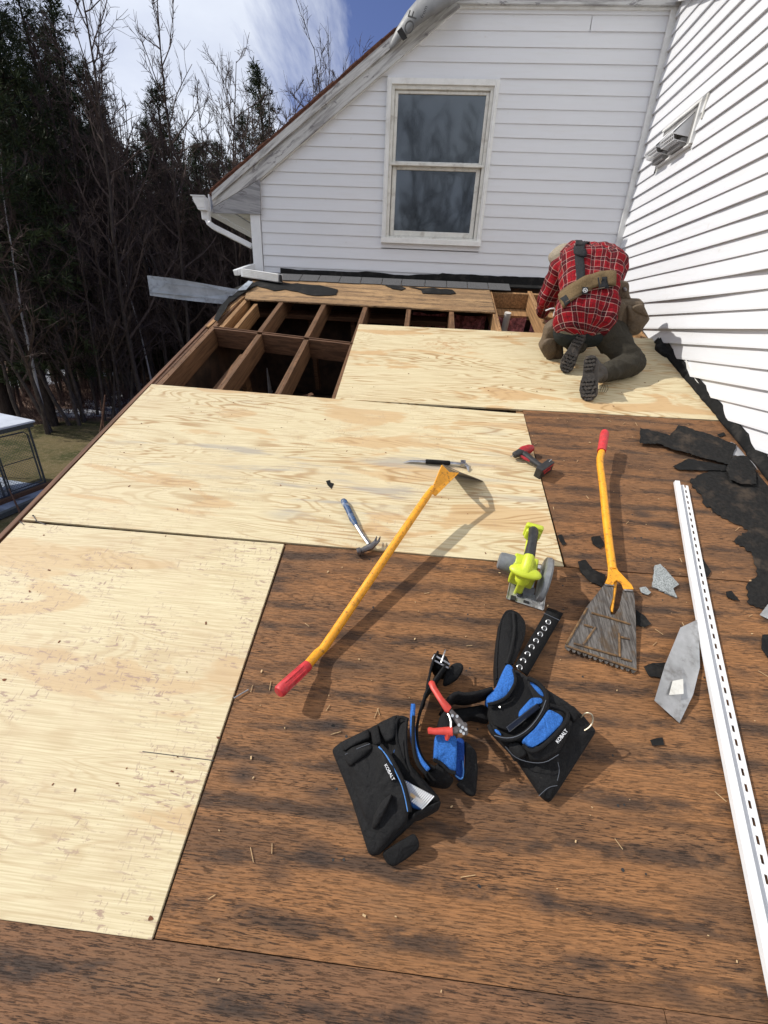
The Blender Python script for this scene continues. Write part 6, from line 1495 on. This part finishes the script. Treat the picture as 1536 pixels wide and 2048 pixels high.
# bare trees, front rows
front = [(240, 26, 0, 1.16), (345, 27, 1, 1.08), (356, 27.6, 4, 1.05), (478, 28, 2, 1.28), (470, 29, 6, 1.15), (300, 30, 1, .90), (230, 31, 3, 1.15), (410, 31, 0, .90), (520, 30, 6, .95), (560, 32, 2, .95), (598, 30, 6, 1.18), (625, 31, 6, 1.27), (655, 33, 6, 1.36), (690, 31, 6, 1.28), (730, 34, 6, 1.32), (755, 31, 6, 1.12), (612, 34, 2, 1.25), (645, 29, 6, 1.16), (585, 28, 5, 1.4), (710, 29, 6, 1.2), (675, 30, 2, 1.2), (740, 30, 6, 1.12), (668, 36, 6, 1.45), (700, 37, 6, 1.45), (634, 38, 6, 1.42), (560, 31, 6, 1.02), (445, 33, 1, .95), (380, 33, 4, .80), (170, 29, 0, .80), (130, 27, 3, .70), (75, 24.5, 5, 1.3), (20, 23.5, 5, 1.4), (105, 25.5, 5, 1.3), (150, 25.5, 5, 1.2), (190, 26, 5, 1.3), (215, 27, 3, .7), (35, 25, 3, .8),
         (140, 31, 6, 1.25), (175, 33, 6, 1.3), (205, 31, 6, 1.2), (275, 32, 6, 1.15), (310, 34, 6, 1.2), (330, 31, 6, 1.05), (375, 35, 6, 1.15), (400, 32, 6, 1.05), (430, 31, 6, 1.05), (455, 34, 6, 1.2), (500, 33, 6, 1.15), (540, 35, 6, 1.2), (575, 35, 6, 1.2),
         (790, 31, 2, .8), (830, 33, 0, .8), (-40, 25, 3, .9)]
for (px_, ds, k, sc) in front:
    place('bare_tree', BARE[k], {240: 'tall leafless tree rising against the cloud right of the dark pines', 345: 'tall leafless tree reaching the top of the frame near the middle of the wood', 478: 'leafless tree with a fine crown left of the small pine crown', 655: 'leafless tree against the blue sky just left of the gable rake', 75: 'leafless sapling at the lawn edge behind the kennel', 730: 'rightmost leafless tree showing above the gable rake'}.get(px_, 'leafless tree standing at the edge of the wood behind the roof'), 'bare tree', az_pt(px_, ds), r_.uniform(0, 6), sc, 'leafless trees at the edge of the wood')
for i in range(75):
    px_ = r_.uniform(-60, 770); ds = r_.uniform(29, 46); k = r_.randrange(7)
    place('bare_tree', BARE[k], 'leafless tree deeper in the wood behind the roof', 'bare tree', az_pt(px_, ds), r_.uniform(0, 6), r_.uniform(.62, .86) * (1.2 if k == 5 else 1) * (.82 if px_ > 380 else 1), 'leafless trees deeper in the wood')
for (px_, ds, sc, lab) in ((268, 27, .62, 'slender pale birch left of the metal flashing'), (8, 23.5, .75, 'leaning white birch at the left edge'), (300, 33, .7, 'pale birch in the middle of the wood')):
    place('birch_tree', BIRCH, lab, 'birch', az_pt(px_, ds), r_.uniform(0, 6), sc, 'pale birches')
# a few trees behind the photographer: they show in the window glass
for (x, y, k, sc) in ((-1.5, -15, 0, 1.0), (1.2, -15, 6, 1.0), (2.7, -14, 6, .95), (-.4, -17, 6, 1.05), (1.9, -17, 4, 1.0), (3.9, -16, 6, 1.0), (5.0, -20, 1, .9), (-4.5, -20, 2, .95), (2.0, -24, 0, 1.1), (8, -19, 2, .9)):
    place('bare_tree', BARE[k], 'leafless tree mirrored in the window glass', 'bare tree', (x, y, ground_z(x, y)), r_.uniform(0, 6), sc, 'leafless trees mirrored in the window')
# undergrowth
br = TW(); rg = np.random.default_rng(4)
for i in range(3000):
    px_ = rg.uniform(-60, 640); ds = rg.uniform(25.5, 36); x, y, z = az_pt(px_, ds)
    if ds < 26.5 and rg.random() < .4: continue
    h = rg.uniform(.3, 1.3) * (.5 if ds < 27 else 1); d = np.array([rg.normal(0, .35), rg.normal(0, .35), 1.0]); d /= np.linalg.norm(d)
    pts, d2 = walk(rg, np.array([x, y, z]), d, h, 4, .18, 0); br.limb(pts, [.012, .010, .008, .007, .004], 3)
    for q in range(3):
        k = rg.integers(1, 4); p2, _ = walk(rg, pts[k], d + rg.normal(0, .5, 3), h * .4, 2, .2, .02); br.limb(p2, [.007, .006, .004], 3)
me = br.mesh('undergrowth', MT['brush']); ob = bpy.data.objects.new('undergrowth', me); COL.objects.link(ob); ob['kind'] = 'stuff'; ob['label'] = 'tangle of reddish brown brush at the edge of the wood'; ob['category'] = 'brush'
# far wood: dense stems and twigs closing the gaps
fw = TW()
for i in range(4600):
    px_ = rg.uniform(-80, 860); ds = rg.uniform(48, 66); x, y, z = az_pt(px_, ds); h = rg.uniform(8, 18.5) * (1.1 if px_ < 300 else .9)
    d = np.array([rg.normal(0, .08), rg.normal(0, .08), 1.0]); pts, _ = walk(rg, np.array([x, y, z]), d / np.linalg.norm(d), h, 3, .05, .0); fw.limb(pts, [.09, .07, .05, .015], 3)
    for q in range(7):
        k = rg.integers(1, 4); dd = rg.normal(0, .6, 3) + np.array([0, 0, .5]); dd /= np.linalg.norm(dd); p2, _ = walk(rg, pts[k] - (0, 0, rg.uniform(0, h * .3)), dd, rg.uniform(1, 2.6), 2, .2, .03); fw.limb(p2, [.035, .025, .012], 3)
me = fw.mesh('far_wood', MT['brush']); ob = bpy.data.objects.new('far_wood', me); COL.objects.link(ob); ob['kind'] = 'stuff'; ob['label'] = 'distant brown wood of bare stems closing the view'; ob['category'] = 'wood'

# ---- saplings and stakes near the roof edge
for (xb, yb, xt, yt, ds, lab, r0) in ((201, 858, 210, 790, 20, 'rough wooden stake at the lawn edge left of the roof', .05), (206, 850, 200, 800, 20.5, 'thin stick leaning beside the rough stake', .03), (44, 1040, 18, 978, 13, 'bare sapling stub rising beside the lower left roof edge', .028)):
    db, dt = ray(xb, yb), ray(xt, yt); tb_, tt_ = ds / math.hypot(*db[:2]), ds / math.hypot(*dt[:2]); pb_, pt_ = CP + tb_ * db, CP + tt_ * dt
    pb_ = pt_ + (pb_ - pt_) * max(1.0, (pt_[2] - GZ + .1) / max(.1, pt_[2] - pb_[2])); mid = (pb_ + pt_) / 2 + (.03, 0, 0)
    single('garden_stake', MB().tube([pb_, mid, pt_], [r0, r0 * .8, r0 * .5], 7), MT['brush'] if ds < 15 else MT['rake'], lab, 'stake', tuple(pb_), deck=False)

# ---- kennel with a tarp roof, chain link panel
kn_o = onZ(92, 968, GZ)
MT['kpipe'] = plain('dull_kennel_pipe', (.075, .085, .090), .5, metal=.4, var=.3)
MT['tarp'] = plain('pale_tarp', (.62, .66, .72), .5, var=.08, sc=2, bump=.3, bd=.02)
MT['slab'] = plain('bluish_old_snow', (.30, .35, .43), .8, var=.35, sc=1.5, bump=.5, bd=.03, dirt=(.07, .07, .07), dsc=1.8, damt=.9)
ken = thing('dog_kennel', 'chain link kennel panel under a pale tarp roof on the lawn at the left', 'kennel', kn_o, deck=False)
def gk(px_, py_, z): return np.array(onZ(px_, py_, z))
b0 = gk(92, 968, GZ); b1 = gk(43, 986, GZ); H_ = 1.86
dk_ = (b1 - b0); dk_ /= np.linalg.norm(dk_); b1 = b0 + dk_ * 2.1; b2 = b0 + dk_ * 4.2
for p in (b0, b0 + dk_ * 1.15, b0 + dk_ * 1.3, b2): MB().tube([p, p + (0, 0, H_)], .028, 8).build('post', MT['kpipe'], ken, smooth=True)
MB().tube([b0 + (0, 0, H_), b2 + (0, 0, H_)], .026, 8).build('top_rail', MT['kpipe'], ken, smooth=True)
MB().tube([b0 + (0, 0, .06), b2 + (0, 0, .06)], .026, 8).build('bottom_rail', MT['kpipe'], ken, smooth=True)
g0, g1 = b0 + dk_ * .10, b0 + dk_ * 1.08
gate = MB().tube([g0 + (0, 0, .15), g0 + (0, 0, 1.62), g0 + dk_ * .1 + (0, 0, 1.72), g1 - dk_ * .1 + (0, 0, 1.72), g1 + (0, 0, 1.62), g1 + (0, 0, .15), g0 + (0, 0, .15)], .022, 8).build('gate_frame', MT['kpipe'], ken, smooth=True)
MB().tube([g0 + (0, 0, .92), g1 + (0, 0, .92)], .014, 6).build('gate_bar', MT['kpipe'], gate, smooth=True)
cl = TW(); nW = 46
for i in range(-26, nW):
    for s_ in (1, -1):
        a0 = i * .09; x0_, z0_ = a0, .06; x1_, z1_ = a0 + 1.8, 1.86
        if x0_ < 0: z0_ += -x0_; x0_ = 0
        if x1_ > 4.2: z1_ -= x1_ - 4.2; x1_ = 4.2
        if x1_ <= x0_: continue
        pa_, pb_ = (x0_, z0_), (x1_, z1_)
        if s_ < 0: pa_, pb_ = (4.2 - x0_, z0_), (4.2 - x1_, z1_)
        cl.limb([b0 + dk_ * pa_[0] + (0, 0, pa_[1]), b0 + dk_ * pb_[0] + (0, 0, pb_[1])], [.004, .004], 3)
me = cl.mesh('chain_link', MT['kpipe']); me.transform(Matrix.Translation(-Vector(kn_o))); ob = bpy.data.objects.new('chain_link', me); COL.objects.link(ob); ob.parent = ken; ob['kind'] = 'stuff'
nk = np.cross(dk_, (0, 0, 1.0)); nk = nk if nk[1] > 0 else -nk
side = nk * 3.0
c_ = [b0 + (0, 0, H_ + .10), b2 + (0, 0, H_ + .02), b2 + side + (0, 0, H_ + .30), b0 + side + (0, 0, H_ + .42)]
MB().prism([c_[0] - nk * .12 - dk_ * .15, c_[1] - nk * .12, c_[2], c_[3] - dk_ * .15], (0, 0, .05)).build('tarp_roof', MT['tarp'], ken)
MB().bar(b0 + (0, 0, H_ + .06) - nk * .06 - dk_ * .1, b2 + (0, 0, H_ + .0) - nk * .06, .05, .18).build('roof_edge_board', MT['kpipe'], ken)
for p in (b0 + side, b2 + side): MB().tube([p, p + (0, 0, H_ + .2)], .028, 8).build('post', MT['kpipe'], ken, smooth=True)
tk = thing('kennel_bench', 'low grey bench inside the kennel at the left edge', 'bench', tuple(b0 + dk_ * 1.9 + nk * .8), deck=False)
p = b0 + dk_ * 1.9 + nk * .8
MB().obox(p + (0, 0, .62), dk_ * .65, nk * .35, (0, 0, .03)).build('bench_top', MT['slab'], tk)
for a, b in ((-.55, -.28), (.55, -.28), (-.55, .28), (.55, .28)): MB().tube([p + dk_ * a + nk * b, p + dk_ * a + nk * b + (0, 0, .6)], .03, 6).build('leg', MT['kpipe'], tk)
m = MB(); rows = []
for i in range(12):
    rows.append([b0 + dk_ * (-.2 + 5 * i / 11) + nk * (-1.3 + 4.0 * j / 9) + (0, 0, .05 + .06 * mnoise.noise(Vector((i * .7, j * .9, 1))) - (.10 if i in (0, 11) or j in (0, 9) else 0)) for j in range(10)])
sp_ = MB().grid(rows); struct('snow_patch', sp_, MT['slab'], smooth=True)
for k, (a, b) in enumerate((((-.3, -.35), (4.6, -.45)), ((-.2, -1.0), (4.2, -1.3)))):
    pa_, pb_ = b0 + dk_ * a[0] + nk * a[1] + (0, 0, .10), b0 + dk_ * b[0] + nk * b[1] + (0, 0, .10)
    single('timber', MB().bar(pa_, pb_, .14, .14), MT['kpipe'] if k else MT['rafterd'], ['long timber lying along the front of the kennel', 'dark timber lying in old snow nearest the roof edge'][k], 'timber', tuple(pa_), deck=False, bevel=.01)
# long house body below the deck so that nothing floats
hb = thing('house_body', 'lower walls of the house under the half stripped roof', 'house', (0, 0, 0), deck=False)
MB().box((-.03, -2.4, -4.4), (0.0, 3.40, -1.3)).box((-.03, 3.4, -4.4), (0, 7.4, 1.3)).build('wall', MT['siding'], hb)
